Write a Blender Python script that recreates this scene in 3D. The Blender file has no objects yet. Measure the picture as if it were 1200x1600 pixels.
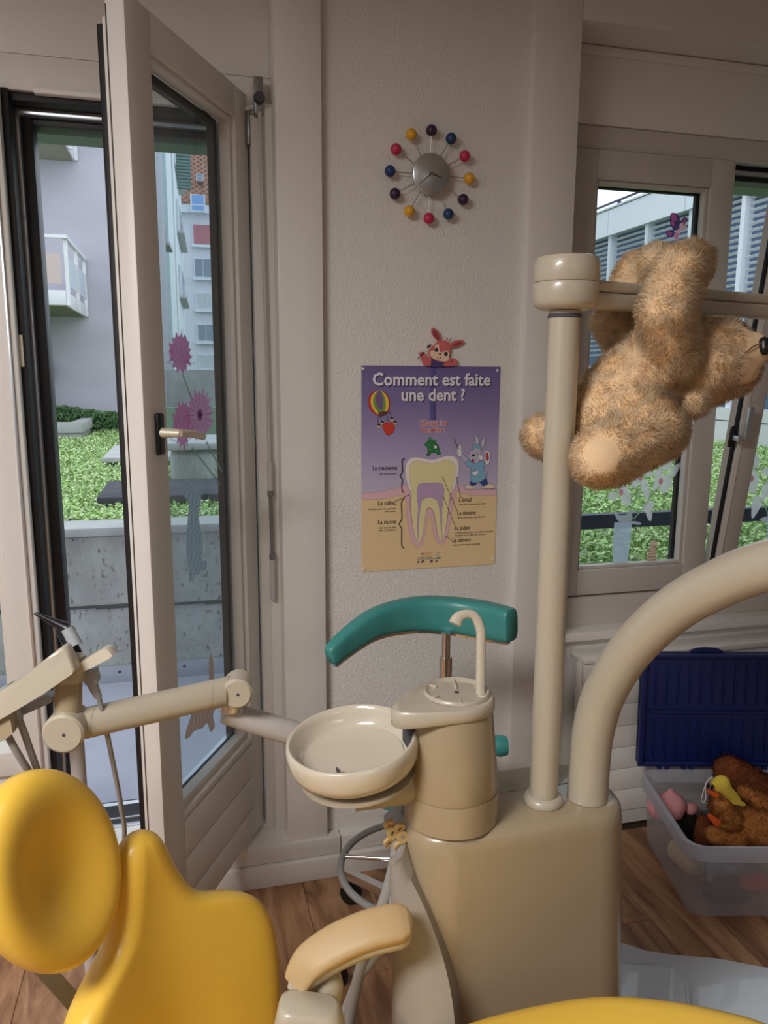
import bpy, bmesh, math, random
import numpy as np
from mathutils import Vector, Matrix, noise

random.seed(7); RNG = np.random.default_rng(7)
SC = bpy.context.scene
COL = SC.collection
V3 = Vector

# ------------------------------------------------------------------ camera
EYE = V3((0, 0, 1.5)); FPX = 1200.0
YAW, PITCH, ROLL = math.radians(14.5), math.radians(10.0), math.radians(0.3)
RT0 = V3((math.cos(YAW), -math.sin(YAW), 0)); FH = V3((math.sin(YAW), math.cos(YAW), 0)); UPZ = V3((0, 0, 1))
FWD = FH * math.cos(PITCH) - UPZ * math.sin(PITCH)
UP0 = FH * math.sin(PITCH) + UPZ * math.cos(PITCH)
RT = RT0 * math.cos(ROLL) + UP0 * math.sin(ROLL)
UP = UP0 * math.cos(ROLL) - RT0 * math.sin(ROLL)
cd = bpy.data.cameras.new('camera'); cam = bpy.data.objects.new('camera', cd); COL.objects.link(cam)
cd.sensor_fit = 'VERTICAL'; cd.sensor_height = 36.0; cd.lens = 36.0 * FPX / 1600.0
cd.clip_start = 0.02; cd.clip_end = 300
M = Matrix((RT, UP, -FWD)).transposed().to_4x4(); M.translation = EYE
cam.matrix_world = M; SC.camera = cam

# ------------------------------------------------------------------ view, sky, lamps
SC.view_settings.view_transform = 'Standard'; SC.view_settings.look = 'None'
SC.view_settings.gamma = 1.0; SC.view_settings.use_curve_mapping = False
SC.view_settings.exposure = 0.0
SKY_STRENGTH = 1.9
w = bpy.data.worlds.new('overcast_sky'); SC.world = w; w.use_nodes = True
nt = w.node_tree; nt.nodes.clear()
wo = nt.nodes.new('ShaderNodeOutputWorld'); bg = nt.nodes.new('ShaderNodeBackground'); bg.inputs[1].default_value = SKY_STRENGTH
tc = nt.nodes.new('ShaderNodeTexCoord'); nz = nt.nodes.new('ShaderNodeTexNoise'); nz.inputs['Scale'].default_value = 3.0; nz.inputs['Detail'].default_value = 5
mp = nt.nodes.new('ShaderNodeMapping'); mp.inputs['Scale'].default_value = (1, 1, 2.5)
rp = nt.nodes.new('ShaderNodeValToRGB')
rp.color_ramp.elements[0].position = 0.35; rp.color_ramp.elements[0].color = (0.66, 0.80, 0.95, 1)
rp.color_ramp.elements[1].position = 0.6; rp.color_ramp.elements[1].color = (0.92, 0.97, 1.0, 1)
nt.links.new(tc.outputs['Generated'], mp.inputs[0]); nt.links.new(mp.outputs[0], nz.inputs[0])
nt.links.new(nz.outputs[0], rp.inputs[0]); nt.links.new(rp.outputs[0], bg.inputs[0]); nt.links.new(bg.outputs[0], wo.inputs[0])

def area_light(name, loc, size, power, col, rot=(0, 0, 0)):
    l = bpy.data.lights.new(name, 'AREA'); l.shape = 'RECTANGLE'; l.size, l.size_y = size; l.energy = power; l.color = col
    o = bpy.data.objects.new(name, l); o.location = loc; o.rotation_euler = rot; COL.objects.link(o); return o
# the treatment room's two ceiling luminaires, above the chair and behind the photographer (housings built below)
LAMPS = [((-1.35, -0.10, 2.535), (1.2, 0.55), 88.0), ((0.9, -2.2, 2.535), (1.2, 0.55), 14.0)]
for i, (l, s, p) in enumerate(LAMPS):
    area_light('ceiling_lamp_light', l, s, p, (1.0, 0.975, 0.945))

# ------------------------------------------------------------------ measuring: a sight line met with a plane
def ray(px, py): return RT * ((px - 600) / FPX) - UP * ((py - 800) / FPX) + FWD
def W(px, py, Z): return EYE + ray(px, py) * Z
def on(px, py, ax, val):
    d = ray(px, py); return EYE + d * ((val - EYE[ax]) / d[ax])

# ------------------------------------------------------------------ materials
def lin(c): c /= 255.0; return c / 12.92 if c <= 0.04045 else ((c + 0.055) / 1.055) ** 2.4
def rgb(*c): return (lin(c[0]), lin(c[1]), lin(c[2]), 1.0)
MATS = {}
def mat(name, c, rough=0.5, metal=0.0, bump=0.0, bscale=60.0, vary=0.0, vscale=6.0, coat=0.0, sheen=0.0, trans=0.0, stretch=None, rand=0.0, detail=4.0, spec=0.5, alpha=1.0):
    m = bpy.data.materials.new(name); m.use_nodes = True; t = m.node_tree; b = t.nodes['Principled BSDF']
    b.inputs['Base Color'].default_value = rgb(*c); b.inputs['Roughness'].default_value = rough; b.inputs['Metallic'].default_value = metal
    b.inputs['Coat Weight'].default_value = coat; b.inputs['Sheen Weight'].default_value = sheen; b.inputs['Specular IOR Level'].default_value = spec
    if trans: b.inputs['Transmission Weight'].default_value = trans
    if alpha < 1: b.inputs['Alpha'].default_value = alpha
    t2 = None
    if bump or vary:
        co = t.nodes.new('ShaderNodeTexCoord'); mpn = t.nodes.new('ShaderNodeMapping')
        if stretch: mpn.inputs['Scale'].default_value = stretch
        t.links.new(co.outputs['Object'], mpn.inputs[0]); t2 = mpn
    if vary or rand:
        base = rgb(*c)
        hs = t.nodes.new('ShaderNodeHueSaturation'); hs.inputs['Color'].default_value = base
        if vary:
            n = t.nodes.new('ShaderNodeTexNoise'); n.inputs['Scale'].default_value = vscale; n.inputs['Detail'].default_value = detail
            t.links.new(t2.outputs[0], n.inputs[0])
            mr = t.nodes.new('ShaderNodeMapRange'); mr.inputs['From Min'].default_value = 0.3; mr.inputs['From Max'].default_value = 0.7
            mr.inputs['To Min'].default_value = 1 - vary; mr.inputs['To Max'].default_value = 1 + vary
            t.links.new(n.outputs[0], mr.inputs[0]); t.links.new(mr.outputs[0], hs.inputs['Value'])
        if rand:
            oi = t.nodes.new('ShaderNodeObjectInfo'); mr2 = t.nodes.new('ShaderNodeMapRange')
            mr2.inputs['To Min'].default_value = 1 - rand; mr2.inputs['To Max'].default_value = 1 + rand
            t.links.new(oi.outputs['Random'], mr2.inputs[0]); t.links.new(mr2.outputs[0], hs.inputs['Saturation'])
        t.links.new(hs.outputs[0], b.inputs['Base Color'])
    if bump:
        n = t.nodes.new('ShaderNodeTexNoise'); n.inputs['Scale'].default_value = bscale; n.inputs['Detail'].default_value = 3
        bp = t.nodes.new('ShaderNodeBump'); bp.inputs['Strength'].default_value = bump; bp.inputs['Distance'].default_value = 0.004
        t.links.new(t2.outputs[0], n.inputs[0]); t.links.new(n.outputs[0], bp.inputs['Height']); t.links.new(bp.outputs[0], b.inputs['Normal'])
    MATS[name] = m; return m

def glass_mat(name, tint, refl=0.10):
    m = bpy.data.materials.new(name); m.use_nodes = True; t = m.node_tree; t.nodes.clear()
    o = t.nodes.new('ShaderNodeOutputMaterial'); tr = t.nodes.new('ShaderNodeBsdfTransparent'); tr.inputs[0].default_value = tint
    g = t.nodes.new('ShaderNodeBsdfGlossy'); g.inputs['Roughness'].default_value = 0.0
    lw = t.nodes.new('ShaderNodeLayerWeight'); mx = t.nodes.new('ShaderNodeMixShader')          # Schlick reflectance, alike on both faces
    pw = t.nodes.new('ShaderNodeMath'); pw.operation = 'POWER'; pw.inputs[1].default_value = 5.0
    ml = t.nodes.new('ShaderNodeMath'); ml.operation = 'MULTIPLY_ADD'; ml.inputs[1].default_value = 0.9; ml.inputs[2].default_value = 0.035
    t.links.new(lw.outputs['Facing'], pw.inputs[0]); t.links.new(pw.outputs[0], ml.inputs[0]); t.links.new(ml.outputs[0], mx.inputs[0])
    t.links.new(tr.outputs[0], mx.inputs[1]); t.links.new(g.outputs[0], mx.inputs[2]); t.links.new(mx.outputs[0], o.inputs[0])
    MATS[name] = m; return m

def translucent_mat(name, c, opaque, trans_tint=(1, 1, 1, 1), gloss=0.08, tw=0.5):
    """milky film or polypropylene: part clear, part light-scattering"""
    m = bpy.data.materials.new(name); m.use_nodes = True; t = m.node_tree; t.nodes.clear()
    o = t.nodes.new('ShaderNodeOutputMaterial'); tr = t.nodes.new('ShaderNodeBsdfTransparent'); tr.inputs[0].default_value = trans_tint
    df = t.nodes.new('ShaderNodeBsdfDiffuse'); df.inputs[0].default_value = rgb(*c); tl = t.nodes.new('ShaderNodeBsdfTranslucent'); tl.inputs[0].default_value = rgb(*c)
    m0 = t.nodes.new('ShaderNodeMixShader'); m0.inputs[0].default_value = tw; t.links.new(df.outputs[0], m0.inputs[1]); t.links.new(tl.outputs[0], m0.inputs[2])
    m1 = t.nodes.new('ShaderNodeMixShader'); m1.inputs[0].default_value = opaque; t.links.new(tr.outputs[0], m1.inputs[1]); t.links.new(m0.outputs[0], m1.inputs[2])
    g = t.nodes.new('ShaderNodeBsdfGlossy'); g.inputs['Roughness'].default_value = 0.3
    m2 = t.nodes.new('ShaderNodeMixShader'); m2.inputs[0].default_value = gloss; t.links.new(m1.outputs[0], m2.inputs[1]); t.links.new(g.outputs[0], m2.inputs[2])
    t.links.new(m2.outputs[0], o.inputs[0]); MATS[name] = m; return m

mat('white_paint', (226, 222, 217), 0.45, bump=0.04, bscale=30)
mat('white_wood', (228, 224, 219), 0.4)
mat('plaster', (228, 225, 220), 0.85, bump=0.7, bscale=165)
mat('ceiling_paint', (206, 205, 204), 0.9)
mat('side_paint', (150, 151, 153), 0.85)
mat('sash_grey', (198, 192, 186), 0.45)
mat('black_rubber', (18, 17, 20), 0.6)
mat('black_frame', (24, 23, 28), 0.5)
mat('dark_gasket', (58, 50, 48), 0.7)
mat('brass_seal', (120, 95, 40), 0.6)
mat('aluminium', (205, 208, 214), 0.3, metal=0.8)
mat('steel', (150, 150, 150), 0.35, metal=0.9)
mat('chrome', (225, 225, 228), 0.08, metal=1.0)
mat('brushed', (200, 202, 204), 0.32, metal=0.9)
mat('brass', (214, 204, 184), 0.35, metal=0.35)
mat('cream', (186, 176, 158), 0.32, coat=0.25)
mat('cream_dark', (176, 165, 146), 0.4)
mat('unit_beige', (166, 149, 122), 0.3, coat=0.3)
mat('unit_grey', (158, 150, 142), 0.42)
mat('porcelain', (206, 196, 178), 0.18, coat=0.4)
mat('hose_grey', (150, 148, 146), 0.5)
mat('arm_grey', (188, 184, 182), 0.45)
mat('yellow_vinyl', (236, 192, 72), 0.36, bump=0.05, bscale=300, coat=0.1)
mat('teal_vinyl', (66, 146, 142), 0.38, coat=0.1)
mat('tan_plastic', (196, 166, 112), 0.5)
mat('arm_tan', (190, 162, 118), 0.5)
mat('blue_lid', (16, 32, 92), 0.45)
mat('chair_base', (196, 200, 208), 0.25, coat=0.4)
mat('black_plastic', (16, 17, 24), 0.35)
mat('grey_plastic', (165, 168, 174), 0.4)
def concrete_mat(name, c, stain=0.30):
    m = mat(name, c, 0.92, bump=0.5, bscale=40); t = m.node_tree; b = t.nodes['Principled BSDF']
    co = t.nodes.new('ShaderNodeTexCoord'); col = None
    def nz(scale, st, lo, hi, a, b_, det=6):
        mp_ = t.nodes.new('ShaderNodeMapping'); mp_.inputs['Scale'].default_value = st; t.links.new(co.outputs['Object'], mp_.inputs[0])
        n = t.nodes.new('ShaderNodeTexNoise'); n.inputs['Scale'].default_value = scale; n.inputs['Detail'].default_value = det; t.links.new(mp_.outputs[0], n.inputs[0])
        r = t.nodes.new('ShaderNodeMapRange'); r.inputs['From Min'].default_value = lo; r.inputs['From Max'].default_value = hi; r.inputs['To Min'].default_value = a; r.inputs['To Max'].default_value = b_; t.links.new(n.outputs[0], r.inputs[0]); return r.outputs[0]
    def mul(x, y): q = t.nodes.new('ShaderNodeMath'); q.operation = 'MULTIPLY'; t.links.new(x, q.inputs[0]); t.links.new(y, q.inputs[1]); return q.outputs[0]
    v = mul(mul(nz(1.0, (5, 5, 1.1), 0.35, 0.68, 1 - stain, 1.08), nz(9, (1, 1, 1), 0.3, 0.7, 0.86, 1.1)), nz(34, (1.6, 1.6, 0.8), 0.30, 0.40, 0.45, 1.0, 3))
    hs = t.nodes.new('ShaderNodeHueSaturation'); hs.inputs['Color'].default_value = rgb(*c); t.links.new(v, hs.inputs['Value']); t.links.new(hs.outputs[0], b.inputs['Base Color'])
concrete_mat('concrete', (188, 188, 186))
mat('concrete_light', (178, 178, 178), 0.9, bump=0.3, bscale=25, vary=0.12, vscale=5, detail=6)
mat('concrete_joint', (84, 84, 84), 0.95)
mat('terrace', (168, 168, 184), 0.85, vary=0.06, vscale=4)
mat('dark_stone', (70, 70, 78), 0.8, bump=0.4, bscale=40, vary=0.25, vscale=12)
mat('render_lilac', (186, 182, 194), 0.95, vary=0.07, vscale=0.9, detail=9, stretch=(1, 1, 2.2))
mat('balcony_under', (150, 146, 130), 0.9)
mat('balcony_panel', (196, 178, 176), 0.8)
mat('balcony_white', (222, 222, 226), 0.6)
mat('milky_panel', (206, 214, 226), 0.3)
mat('lintel_green', (118, 140, 118), 0.8)
mat('facade_white', (214, 218, 226), 0.8)
mat('facade_far', (208, 208, 220), 0.9)
mat('facade_green', (120, 150, 150), 0.5, vary=0.15, vscale=2)
mat('shutter_green', (112, 138, 132), 0.7)
mat('roof_tile', (158, 116, 100), 0.9)
mat('roof_tile_b', (151, 110, 95), 0.9)
mat('shutter_red', (176, 112, 122), 0.8)
mat('far_glass', (120, 134, 150), 0.15)
mat('far_glass_blue', (120, 158, 214), 0.15)
mat('curtain', (190, 194, 200), 0.9)
mat('office_panel', (240, 242, 250), 0.5)
mat('office_blind', (228, 232, 240), 0.45)
mat('office_glass', (90, 108, 136), 0.12)
mat('office_frame', (226, 230, 238), 0.4)
mat('plinth_white', (222, 222, 222), 0.8)
mat('rail_blue', (46, 56, 76), 0.5)
mat('soil', (92, 112, 52), 1.0, vary=0.35, vscale=6, detail=8)
mat('grass_a', (180, 212, 136), 0.7); mat('grass_b', (150, 188, 114), 0.7); mat('grass_c', (208, 224, 170), 0.7); mat('grass_d', (200, 202, 180), 0.8)
mat('ivy', (66, 104, 58), 0.7); mat('ivy_b', (96, 128, 78), 0.7)
mat('plank_gap', (60, 44, 32), 0.9)
mat('teddy_skin', (238, 206, 164), 0.95, bump=0.3, bscale=700); 
def fur_mat(name, c):
    m = bpy.data.materials.new(name); m.use_nodes = True; t = m.node_tree; t.nodes.clear()
    o = t.nodes.new('ShaderNodeOutputMaterial'); df = t.nodes.new('ShaderNodeBsdfDiffuse'); tl = t.nodes.new('ShaderNodeBsdfTranslucent'); mx = t.nodes.new('ShaderNodeMixShader'); mx.inputs[0].default_value = 0.45
    co = t.nodes.new('ShaderNodeTexCoord'); n = t.nodes.new('ShaderNodeTexNoise'); n.inputs['Scale'].default_value = 70; hs = t.nodes.new('ShaderNodeHueSaturation'); hs.inputs['Color'].default_value = rgb(*c)
    mr = t.nodes.new('ShaderNodeMapRange'); mr.inputs['From Min'].default_value = 0.3; mr.inputs['From Max'].default_value = 0.7; mr.inputs['To Min'].default_value = 0.9; mr.inputs['To Max'].default_value = 1.08
    t.links.new(co.outputs['Object'], n.inputs[0]); t.links.new(n.outputs[0], mr.inputs[0]); t.links.new(mr.outputs[0], hs.inputs['Value'])
    for b in (df, tl): t.links.new(hs.outputs[0], b.inputs[0])
    t.links.new(df.outputs[0], mx.inputs[1]); t.links.new(tl.outputs[0], mx.inputs[2]); t.links.new(mx.outputs[0], o.inputs[0]); MATS[name] = m
fur_mat('teddy_fur', (255, 234, 202))
fur_mat('plush_dark_fur', (150, 84, 46))
fur_mat('plush_tan_fur', (222, 160, 96))
mat('teddy_short', (224, 186, 134), 0.95, bump=0.4, bscale=900)
mat('thread', (120, 84, 54), 0.9)
mat('plush_pink', (226, 158, 164), 0.95, bump=0.5, bscale=400); mat('plush_black', (14, 13, 15), 0.95)
mat('plush_brown', (128, 70, 36), 0.95, bump=0.6, bscale=300, vary=0.2, vscale=30); mat('plush_tan', (206, 142, 78), 0.95)
mat('plush_yellow', (240, 214, 84), 0.95, bump=0.4, bscale=400); mat('felt_orange', (244, 104, 40), 0.9)
mat('plush_grey', (130, 138, 158), 0.95, vary=0.3, vscale=40); mat('plush_cream', (226, 206, 176), 0.95); mat('plush_red', (170, 40, 48), 0.9)
mat('plush_dark', (40, 44, 50), 0.95)
mat('white_cord', (230, 226, 220), 0.7)
mat('purple_ball', (56, 34, 66), 0.4); mat('navy_ball', (32, 62, 108), 0.4); mat('pink_ball', (196, 46, 86), 0.4); mat('yellow_ball', (232, 172, 46), 0.4)
mat('lamp_housing', (235, 235, 230), 0.5)
glass_mat('window_glass', (0.94, 0.97, 0.96, 1)); glass_mat('leaf_glass', (0.80, 0.86, 0.88, 1))
translucent_mat('box_plastic', (232, 234, 242), 0.22, gloss=0.06); translucent_mat('box_window', (200, 200, 204), 0.14, (0.8, 0.78, 0.78, 1), gloss=0.06)
translucent_mat('box_rim', (226, 230, 242), 0.72, gloss=0.10)
translucent_mat('decal_frost', (226, 236, 250), 0.62); translucent_mat('decal_petal', (244, 246, 255), 0.78); translucent_mat('decal_vase', (204, 226, 250), 0.8)
translucent_mat('decal_pink', (248, 176, 224), 0.90, gloss=0.03, tw=0.8); translucent_mat('decal_pink_b', (242, 150, 210), 0.92, gloss=0.03, tw=0.8); translucent_mat('decal_pink_dark', (190, 110, 166), 0.8, gloss=0.03, tw=0.7)
translucent_mat('decal_stem', (150, 190, 160), 0.7); translucent_mat('decal_pinkheart', (236, 140, 160), 0.85)
translucent_mat('decal_magenta', (250, 140, 232), 0.95, tw=0.3); translucent_mat('decal_violet', (92, 56, 120), 0.95); translucent_mat('decal_skin', (255, 196, 220), 0.95, tw=0.4)
translucent_mat('decal_blue', (70, 150, 230), 0.92); translucent_mat('decal_worm', (220, 186, 160), 0.92); translucent_mat('decal_wormline', (110, 70, 50), 0.95)
translucent_mat('decal_brown', (196, 168, 146), 0.95); translucent_mat('decal_white', (250, 250, 250), 0.9); translucent_mat('decal_black', (20, 20, 30), 0.98)
def pattern_mat(name, a, b, scale):
    m = bpy.data.materials.new(name); m.use_nodes = True; t = m.node_tree; p = t.nodes['Principled BSDF']; p.inputs['Roughness'].default_value = 0.8
    co = t.nodes.new('ShaderNodeTexCoord'); ck = t.nodes.new('ShaderNodeTexChecker'); ck.inputs['Scale'].default_value = scale
    ck.inputs['Color1'].default_value = rgb(*a); ck.inputs['Color2'].default_value = rgb(*b)
    mpn = t.nodes.new('ShaderNodeMapping'); mpn.inputs['Rotation'].default_value = (0.6, 0.4, 0.5)
    tl = t.nodes.new('ShaderNodeBsdfTranslucent'); mx = t.nodes.new('ShaderNodeMixShader'); mx.inputs[0].default_value = 0.55; t.links.new(ck.outputs[0], tl.inputs[0])
    t.links.new(p.outputs[0], mx.inputs[1]); t.links.new(tl.outputs[0], mx.inputs[2]); t.links.new(mx.outputs[0], t.nodes['Material Output'].inputs[0])
    t.links.new(co.outputs['Object'], mpn.inputs[0]); t.links.new(mpn.outputs[0], ck.inputs[0]); t.links.new(ck.outputs[0], p.inputs['Base Color']); MATS[name] = m
pattern_mat('fabric_blue', (206, 228, 240), (176, 206, 224), 95); pattern_mat('fabric_beige', (226, 204, 188), (206, 182, 166), 95)
# wooden planks: grain runs along the plank, each plank its own tone
def plank_mat():
    m = bpy.data.materials.new('oak_plank'); m.use_nodes = True; t = m.node_tree; b = t.nodes['Principled BSDF']; b.inputs['Roughness'].default_value = 0.5
    co = t.nodes.new('ShaderNodeTexCoord'); oi = t.nodes.new('ShaderNodeObjectInfo'); ad = t.nodes.new('ShaderNodeVectorMath'); ad.operation = 'ADD'
    sc = t.nodes.new('ShaderNodeVectorMath'); sc.operation = 'SCALE'; sc.inputs['Scale'].default_value = 37.0
    cb = t.nodes.new('ShaderNodeCombineXYZ')
    for k in range(3): t.links.new(oi.outputs['Random'], cb.inputs[k])
    t.links.new(cb.outputs[0], sc.inputs[0]); t.links.new(co.outputs['Object'], ad.inputs[0]); t.links.new(sc.outputs[0], ad.inputs[1])
    mpn = t.nodes.new('ShaderNodeMapping'); mpn.inputs['Scale'].default_value = (22, 2.2, 1); t.links.new(ad.outputs[0], mpn.inputs[0])
    n = t.nodes.new('ShaderNodeTexNoise'); n.inputs['Scale'].default_value = 1.0; n.inputs['Detail'].default_value = 6; n.inputs['Distortion'].default_value = 1.2
    t.links.new(mpn.outputs[0], n.inputs[0])
    r = t.nodes.new('ShaderNodeValToRGB'); e = r.color_ramp.elements
    e[0].position = 0.3; e[0].color = rgb(122, 84, 58); e[1].position = 0.68; e[1].color = rgb(190, 148, 110)
    x = e.new(0.5); x.color = rgb(164, 120, 86)
    t.links.new(n.outputs[0], r.inputs[0])
    hs = t.nodes.new('ShaderNodeHueSaturation'); mr = t.nodes.new('ShaderNodeMapRange'); mr.inputs['To Min'].default_value = 0.86; mr.inputs['To Max'].default_value = 1.12
    t.links.new(oi.outputs['Random'], mr.inputs[0]); t.links.new(mr.outputs[0], hs.inputs['Value']); t.links.new(r.outputs[0], hs.inputs['Color'])
    t.links.new(hs.outputs[0], b.inputs['Base Color'])
    bp = t.nodes.new('ShaderNodeBump'); bp.inputs['Strength'].default_value = 0.15; bp.inputs['Distance'].default_value = 0.002
    t.links.new(n.outputs[0], bp.inputs['Height']); t.links.new(bp.outputs[0], b.inputs['Normal']); MATS['oak_plank'] = m
plank_mat()
def cline(c, rough=0.7):
    """flat print colour"""
    k = 'print_%d_%d_%d' % c
    return k if k in MATS else (mat(k, c, rough) and k)

# ------------------------------------------------------------------ object helpers
WL = {}      # world location of every object made here
def link(o, parent, loc):
    COL.objects.link(o)
    if parent is not None:
        o.parent = parent; o.location = loc - WL[parent.name]
    else: o.location = loc
    WL[o.name] = loc.copy(); return o
def tag(o, label=None, cat=None, group=None, kind=None):
    if label: o['label'] = label
    if cat: o['category'] = cat
    if group: o['group'] = group
    if kind: o['kind'] = kind
    return o
def thing(name, label, cat, loc, group=None, kind=None):
    o = bpy.data.objects.new(name, None); o.empty_display_size = 0.05
    link(o, None, V3(loc)); return tag(o, label, cat, group, kind)
def mk(name, verts, faces, m, parent=None, smooth=None, midx=None, loc=None):
    """one mesh object from world-space vertices; its origin goes to the middle of its underside"""
    vs = [V3(v) for v in verts]
    if loc is None:
        lo = V3((min(v.x for v in vs), min(v.y for v in vs), min(v.z for v in vs))); hi = V3((max(v.x for v in vs), max(v.y for v in vs), max(v.z for v in vs)))
        loc = V3(((lo.x + hi.x) / 2, (lo.y + hi.y) / 2, lo.z))
    me = bpy.data.meshes.new(name); me.from_pydata([v - loc for v in vs], [], faces)
    for k in (m if isinstance(m, (list, tuple)) else [m]): me.materials.append(MATS[k])
    if midx: me.polygons.foreach_set('material_index', midx)
    if smooth is not None:
        me.polygons.foreach_set('use_smooth', [True] * len(me.polygons)); me.set_sharp_from_angle(angle=math.radians(smooth))
    me.update()
    o = bpy.data.objects.new(name, me); return link(o, parent, loc)
def from_bm(name, bm, m, parent=None, smooth=None):
    bm.normal_update(); bm.verts.ensure_lookup_table()
    vs = [v.co.copy() for v in bm.verts]; idx = {v: i for i, v in enumerate(bm.verts)}
    fs = [[idx[v] for v in f.verts] for f in bm.faces]; mi = [f.material_index for f in bm.faces]
    bm.free(); return mk(name, vs, fs, m, parent, smooth, mi)
IDF = (V3((0, 0, 0)), V3((1, 0, 0)), V3((0, 1, 0)), V3((0, 0, 1)))
def add_box(bm, a, b, fr=IDF, bev=0.0, seg=2, mi=0):
    """box between corners a and b in frame fr"""
    o, ex, ey, ez = fr; r = []
    for x in (a[0], b[0]):
        for y in (a[1], b[1]):
            for z in (a[2], b[2]): r.append(bm.verts.new(o + ex * x + ey * y + ez * z))
    fs = [bm.faces.new([r[i] for i in q]) for q in ((0, 1, 3, 2), (4, 6, 7, 5), (0, 4, 5, 1), (2, 3, 7, 6), (0, 2, 6, 4), (1, 5, 7, 3))]
    for f in fs: f.material_index = mi
    bmesh.ops.recalc_face_normals(bm, faces=fs)
    if bev:
        ed = list({e for f in fs for e in f.edges})
        bmesh.ops.bevel(bm, geom=ed, offset=bev, segments=seg, affect='EDGES', profile=0.5)
def box(name, a, b, m, parent=None, fr=IDF, bev=0.0, seg=2):
    bm = bmesh.new(); add_box(bm, a, b, fr, bev, seg); return from_bm(name, bm, m, parent, 35 if bev else None)
def catmull(pts, n=6, closed=False):
    P = [V3(p) for p in pts]; out = []; N = len(P)
    if N < 3 and not closed: return [P[0].lerp(P[-1], i / n) for i in range(n + 1)]
    rng = range(N) if closed else range(N - 1)
    for i in rng:
        g = lambda k: P[k % N] if closed else P[max(0, min(N - 1, k))]
        a, b, c, d = g(i - 1), g(i), g(i + 1), g(i + 2)
        for k in range(n):
            t = k / n
            out.append(0.5 * ((2 * b) + (c - a) * t + (2 * a - 5 * b + 4 * c - d) * t * t + (3 * b - a - 3 * c + d) * t ** 3))
    if not closed: out.append(P[-1])
    return out
def interp(vals, n):
    out = []
    for i in range(n):
        t = i / (n - 1) * (len(vals) - 1); k = min(int(t), len(vals) - 2); out.append(vals[k] + (vals[k + 1] - vals[k]) * (t - k))
    return out
def add_tube(bm, pts, r, segs=12, n=6, smooth=True, closed=False, caps=True, mi=0, section=None, up=None, flat=False):
    """sweep a round (or given) section along points; r is one radius, or one per control point"""
    P = catmull(pts, n, closed) if smooth and len(pts) > 2 else [V3(p) for p in pts]
    R = interp(r, len(P)) if isinstance(r, (list, tuple)) else [r] * len(P)
    N = len(P); T = []
    for i in range(N):
        a = P[(i - 1) % N] if (closed or i) else P[0]; b = P[(i + 1) % N] if (closed or i < N - 1) else P[-1]
        T.append((b - a).normalized())
    u = V3(up) if up is not None else (V3((0, 0, 1)) if abs(T[0].z) < 0.9 else V3((1, 0, 0)))
    sec = section or [(math.cos(2 * math.pi * k / segs), math.sin(2 * math.pi * k / segs)) for k in range(segs)]
    rings = []
    for i in range(N):
        if up is not None: u = V3(up)
        u = (u - T[i] * u.dot(T[i])).normalized(); s = T[i].cross(u).normalized()
        rings.append([bm.verts.new(P[i] + (s * x + u * y) * R[i]) for x, y in sec])
    K = len(sec)
    fs = []
    for i in range(N if closed else N - 1):
        a, b = rings[i], rings[(i + 1) % N]
        for k in range(K): fs.append(bm.faces.new((a[k], a[(k + 1) % K], b[(k + 1) % K], b[k])))
    if caps and not closed: fs += [bm.faces.new(rings[0][::-1]), bm.faces.new(rings[-1])]
    for f in fs: f.material_index = mi
    bmesh.ops.recalc_face_normals(bm, faces=fs)
def tube(name, pts, r, m, parent=None, sm=50, **k):
    bm = bmesh.new(); add_tube(bm, pts, r, **k); return from_bm(name, bm, m, parent, sm)
def add_lathe(bm, prof, o, axis=(0, 0, 1), segs=32, mi=0, sx=1.0, sy=1.0, ref=None):
    ax = V3(axis).normalized(); rf = V3(ref) if ref is not None else (V3((1, 0, 0)) if abs(ax.x) < 0.9 else V3((0, 1, 0)))
    u = (rf - ax * rf.dot(ax)).normalized(); s = ax.cross(u); o = V3(o); rings = []
    for r, h in prof:
        if r < 1e-6: rings.append([bm.verts.new(o + ax * h)])
        else: rings.append([bm.verts.new(o + ax * h + u * (r * sx * math.cos(2 * math.pi * k / segs)) + s * (r * sy * math.sin(2 * math.pi * k / segs))) for k in range(segs)])
    fs = []
    for a, b in zip(rings, rings[1:]):
        for k in range(segs):
            k2 = (k + 1) % segs
            if len(a) == 1 and len(b) == 1: continue
            if len(a) == 1: fs.append(bm.faces.new((a[0], b[k], b[k2])))
            elif len(b) == 1: fs.append(bm.faces.new((a[k], a[k2], b[0])))
            else: fs.append(bm.faces.new((a[k], a[k2], b[k2], b[k])))
    for f in fs: f.material_index = mi
    bmesh.ops.recalc_face_normals(bm, faces=fs)
def lathe(name, prof, o, m, parent=None, axis=(0, 0, 1), segs=32, sm=40, **k):
    bm = bmesh.new(); add_lathe(bm, prof, o, axis, segs, **k); return from_bm(name, bm, m, parent, sm)
def add_prism(bm, pts, d, mi=0, bev=0.0):
    """closed planar outline (world points) pushed by vector d"""
    d = V3(d); a = [bm.verts.new(V3(p)) for p in pts]; b = [bm.verts.new(V3(p) + d) for p in pts]; n = len(a)
    fs = [bm.faces.new(a), bm.faces.new(b[::-1])] + [bm.faces.new((a[i], b[i], b[(i + 1) % n], a[(i + 1) % n])) for i in range(n)]
    for f in fs: f.material_index = mi
    bmesh.ops.recalc_face_normals(bm, faces=fs)
    if bev:
        ed = [e for f in fs[:2] for e in f.edges]
        bmesh.ops.bevel(bm, geom=list(set(ed)), offset=bev, segments=3, affect='EDGES')
def prism(name, pts, d, m, parent=None, bev=0.0, sm=35):
    bm = bmesh.new(); add_prism(bm, pts, d, 0, bev); return from_bm(name, bm, m, parent, sm)
def evaluated(o):
    dg = bpy.context.evaluated_depsgraph_get(); dg.update()
    return bpy.data.meshes.new_from_object(o.evaluated_get(dg))
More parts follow.
